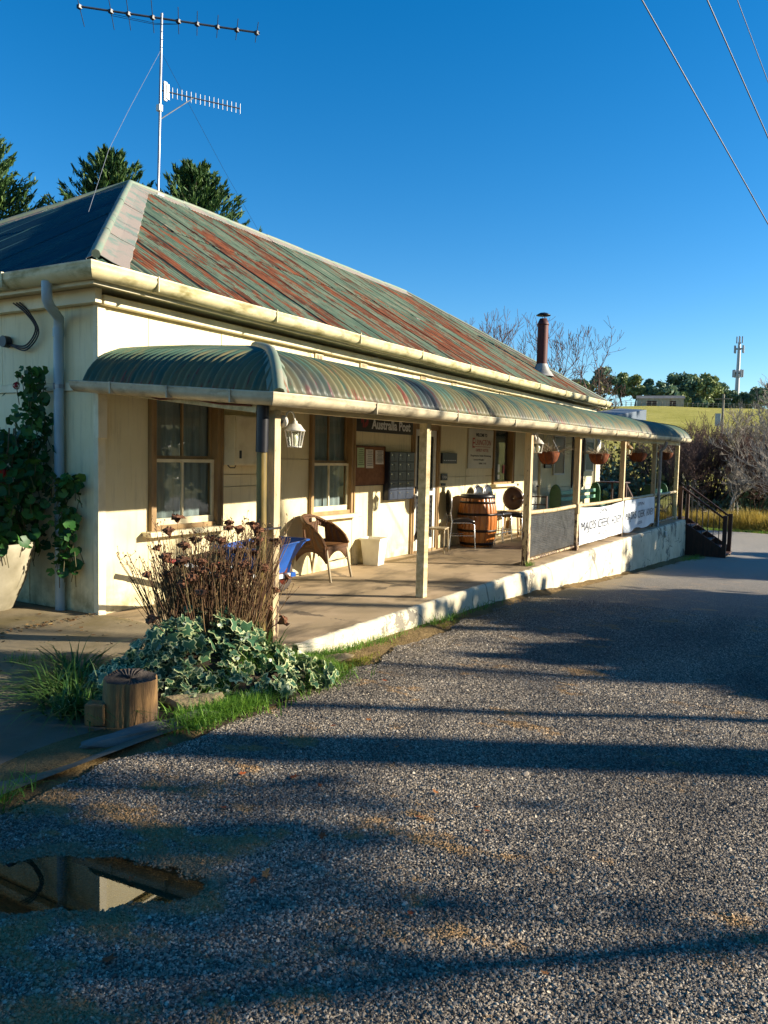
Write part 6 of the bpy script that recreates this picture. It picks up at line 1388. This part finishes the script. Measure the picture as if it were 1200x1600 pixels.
for px, py, w, h, lb in ((1020, 634, 9, 2.6, 'long low grey shed on the hill crest'), (1052, 636, 5.5, 3.0, 'small pale shed with brown front at the foot of the crest trees')):
    p = along((px-600)/1233.4, (800-py)/1233.4, 236); q = T('farm_shed', lb, 'shed', (p.x, p.y, p.z-.6), rad(-75), 'sheds on the hill crest')
    MB().box(-w/2, w/2, -2, 2, 0, h).build('wall', 'shed', q); MB().prism([(-2.3, 0), (2.3, 0), (0, 1.0)], -w/2-.3, w/2+.3, Matrix(((0, 0, 1), (1, 0, 0), (0, 1, 0)))).build('roof', 'shed_roof', q).location = (0, 0, h); MB().box(-w*.2, w*.1, -2.04, -2, .1, h*.75).build('door', 'darkwood', q)
q = T('paddock_fence', 'post and wire fence running along the top of the paddock', 'fence', (0, 0, 0)); m = MB(); ps = []
for k in range(40):
    p = along((890+k*8-600)/1233.4, (800-(631+k*.28))/1233.4, 228); zz = float(gz(p.x, p.y)); ps.append((p.x, p.y, zz))
    MB().box(-.09, .09, -.09, .09, -.2, 1.2).build('fence_post', 'bark_pale', q).location = ps[-1]
for h in (.5, 1.05):
    MB().tube([(a, b_, c+h) for a, b_, c in ps], .03, 4).build('fence_wire', 'steel', q)
# ------------------------------------------------------------------ roadside trees to the right of the photographer (they cast the shadows on the road)
VF2 = np.array([.8644, .5028]); VR2 = np.array([.5028, -.8644])
def at_ds(d, s): p = np.array([CAM.x, CAM.y])+VF2*d+VR2*s; return float(p[0]), float(p[1])
def slim_tree(name, d, s_, pts, lb, seed, twigs=40, group=None, tw=1.0):
    """pts: (sideways drift along the view, height, radius)"""
    x, y = at_ds(d, s_); z = float(gz(x, y))-.1; q = T(name, lb, 'tree', (x, y, z), 0, group); rg = np.random.default_rng(seed)
    P = [np.array([VF2[0]*a, VF2[1]*a, h]) for a, h, r in pts]
    MB().tube([tuple(p) for p in P], .1, 8, [r for a, h, r in pts]).build('trunk', 'bark_dark', q)
    P0, P1, R0, R1 = [], [], [], []
    for k in range(twigs):
        i = rg.integers(len(P)//2, len(P)); p = P[i-1]+(P[i]-P[i-1])*rg.uniform(); dd = unit(rg.normal(size=3)+np.array([0, 0, .9])); L = rg.uniform(.5, 1.5)*tw; r = .018
        for sgm in range(4): q1 = p+dd*L/4; P0.append(p); P1.append(q1); R0.append(r); r *= .75; R1.append(r); dd = unit(dd+rg.normal(size=3)*.25); p = q1
    V, F = segs_mesh(P0, P1, R0, R1, 3); npmesh('twigs', V, [F], 'twig_red', q, kind='stuff'); return q
q = slim_tree('roadside_tree', 4.45, 16, [(0, 0, .34), (0, 3, .31), (.02, 5.5, .28), (-.03, 7, .25), (-.12, 8.2, .19), (-.3, 9.2, .12)], 'large tree with a leafy crown across the road, nearest the photographer', 301, 30)
rg = np.random.default_rng(3); off = np.array([VR2[0], VR2[1]])
cl = np.array([[VF2[0]*a+VR2[0]*b_, VF2[1]*a+VR2[1]*b_, z] for a, b_, z in ((-1.3, 0, 6.85), (-2.2, 0, 7.0), (-1.8, .1, 7.2), (-.9, -.1, 7.3), (-2.1, 0, 7.6), (-1.3, 0, 7.9), (-.3, .1, 7.6), (-1.8, .1, 8.4), (-.5, 0, 8.6), (.3, -.1, 8.3))])
crown(q, cl, 2300, .15, .30, 'gum', rg)
for i, (d, s, H, Rw, mt, low, n, lb) in enumerate(((7.4, 15, 5.9, 1.05, 'gum_blue', .02, 5200, 'dense evergreen shrub across the road beside the leafy tree'), (9.5, 15.5, 6.1, 1.3, 'gum_blue', .02, 5200, 'dense evergreen shrub across the road, second along'), (11.4, 15.5, 5.6, 1.1, 'gum_blue', .02, 5200, 'dense evergreen shrub across the road, third along'), (17.3, 24, 8.9, 1.5, 'gum_blue', .03, 6000, 'tall evergreen across the road before the far bend'), (19.5, 24, 11.6, 1.8, 'gum_blue', .03, 6500, 'tallest evergreen across the road at the far bend'), (22.3, 24, 7.4, 1.5, 'gum_blue', .03, 5000, 'shorter evergreen across the road past the far bend'))):
    x, y = at_ds(d, s); leafy_tree('roadside_evergreen', x, y, H, Rw, lb, 310+i, mt, 'bark_dark', 'evergreens across the road', n, .30, low, 30, .2)
for i, (d, s_, pts, tg, lb) in enumerate(((3.6, 11, [(0, 0, .10), (-.15, 1.5, .09), (-.45, 2.8, .08), (-.78, 3.55, .065), (-1.15, 4.3, .05), (-1.5, 4.9, .03)], 26, 'slim leaning bare sapling across the road'), (5.3, 15, [(0, 0, .09), (.05, 3, .08), (.0, 6, .07), (-.1, 8, .05), (-.1, 9.5, .03)], 40, 'thin bare tree across the road between the leafy tree and the shrubs'), (8.3, 17, [(0, 0, .16), (0, 4, .14), (.1, 6.5, .11), (.3, 8.2, .08), (.4, 9.5, .04)], 90, 'bare tree rising behind the evergreen shrubs'), (10.3, 17, [(0, 0, .16), (0, 4, .14), (-.1, 6.5, .11), (-.2, 8.2, .08), (-.3, 9.3, .04)], 90, 'second bare tree rising behind the evergreen shrubs'), (6.2, 17, [(0, 0, .10), (.1, 4, .09), (.2, 6, .07), (.5, 7.2, .05), (.7, 8.4, .03)], 60, 'thin bare tree leaning over the first evergreen shrub'))):
    slim_tree('roadside_bare_tree', d, s_, pts, lb, 330+i, tg, 'bare trees across the road', 1.2)

# unseen trees added behind the photographer and across the road to cut low sky light
for i, (x, y, H, Rw) in enumerate(((-10.5, -19, 15, 3.4), (-5, -23, 14, 3.3), (1, -27, 15, 3.4), (4, -32, 14, 3.3))):
    leafy_tree('added_evergreen', x, y, H, Rw, 'tall evergreen added behind the photographer to block sky light, out of the picture', 400+i, 'gum_blue', 'bark_dark', 'evergreens added behind the photographer to block sky light', 3400, .75, .05, 40, .2)

rg = np.random.default_rng(77); n = 420; x = rg.uniform(-3.2, .0, n); y = np.where(rg.uniform(size=n) < .45, rg.normal(-.02, .05, n), rg.uniform(-2.8, .3, n)); k = (x < .05) & ~((np.abs(x+.95) < .7) & (np.abs(y+2.3) < .45)); x, y = x[k], y[k]
V, F = leaf_quads(np.stack([x, y, apron_z(x, y)+.012], 1), .032, 1.6, 0, rg=rg); V = V.reshape(-1, 4, 3); V[:, :, 2] = V[:, :, 2].mean(1, keepdims=True)+(V[:, :, 2]-V[:, :, 2].mean(1, keepdims=True))*.3
MAT['litter'] = leafmat('leaf_litter', [(0, '#3a2a1a'), (.5, '#6b4c2a'), (1, '#a08a58')], .8, 0); npmesh('leaf_litter', V.reshape(-1, 3), [F], 'litter', kind='stuff')
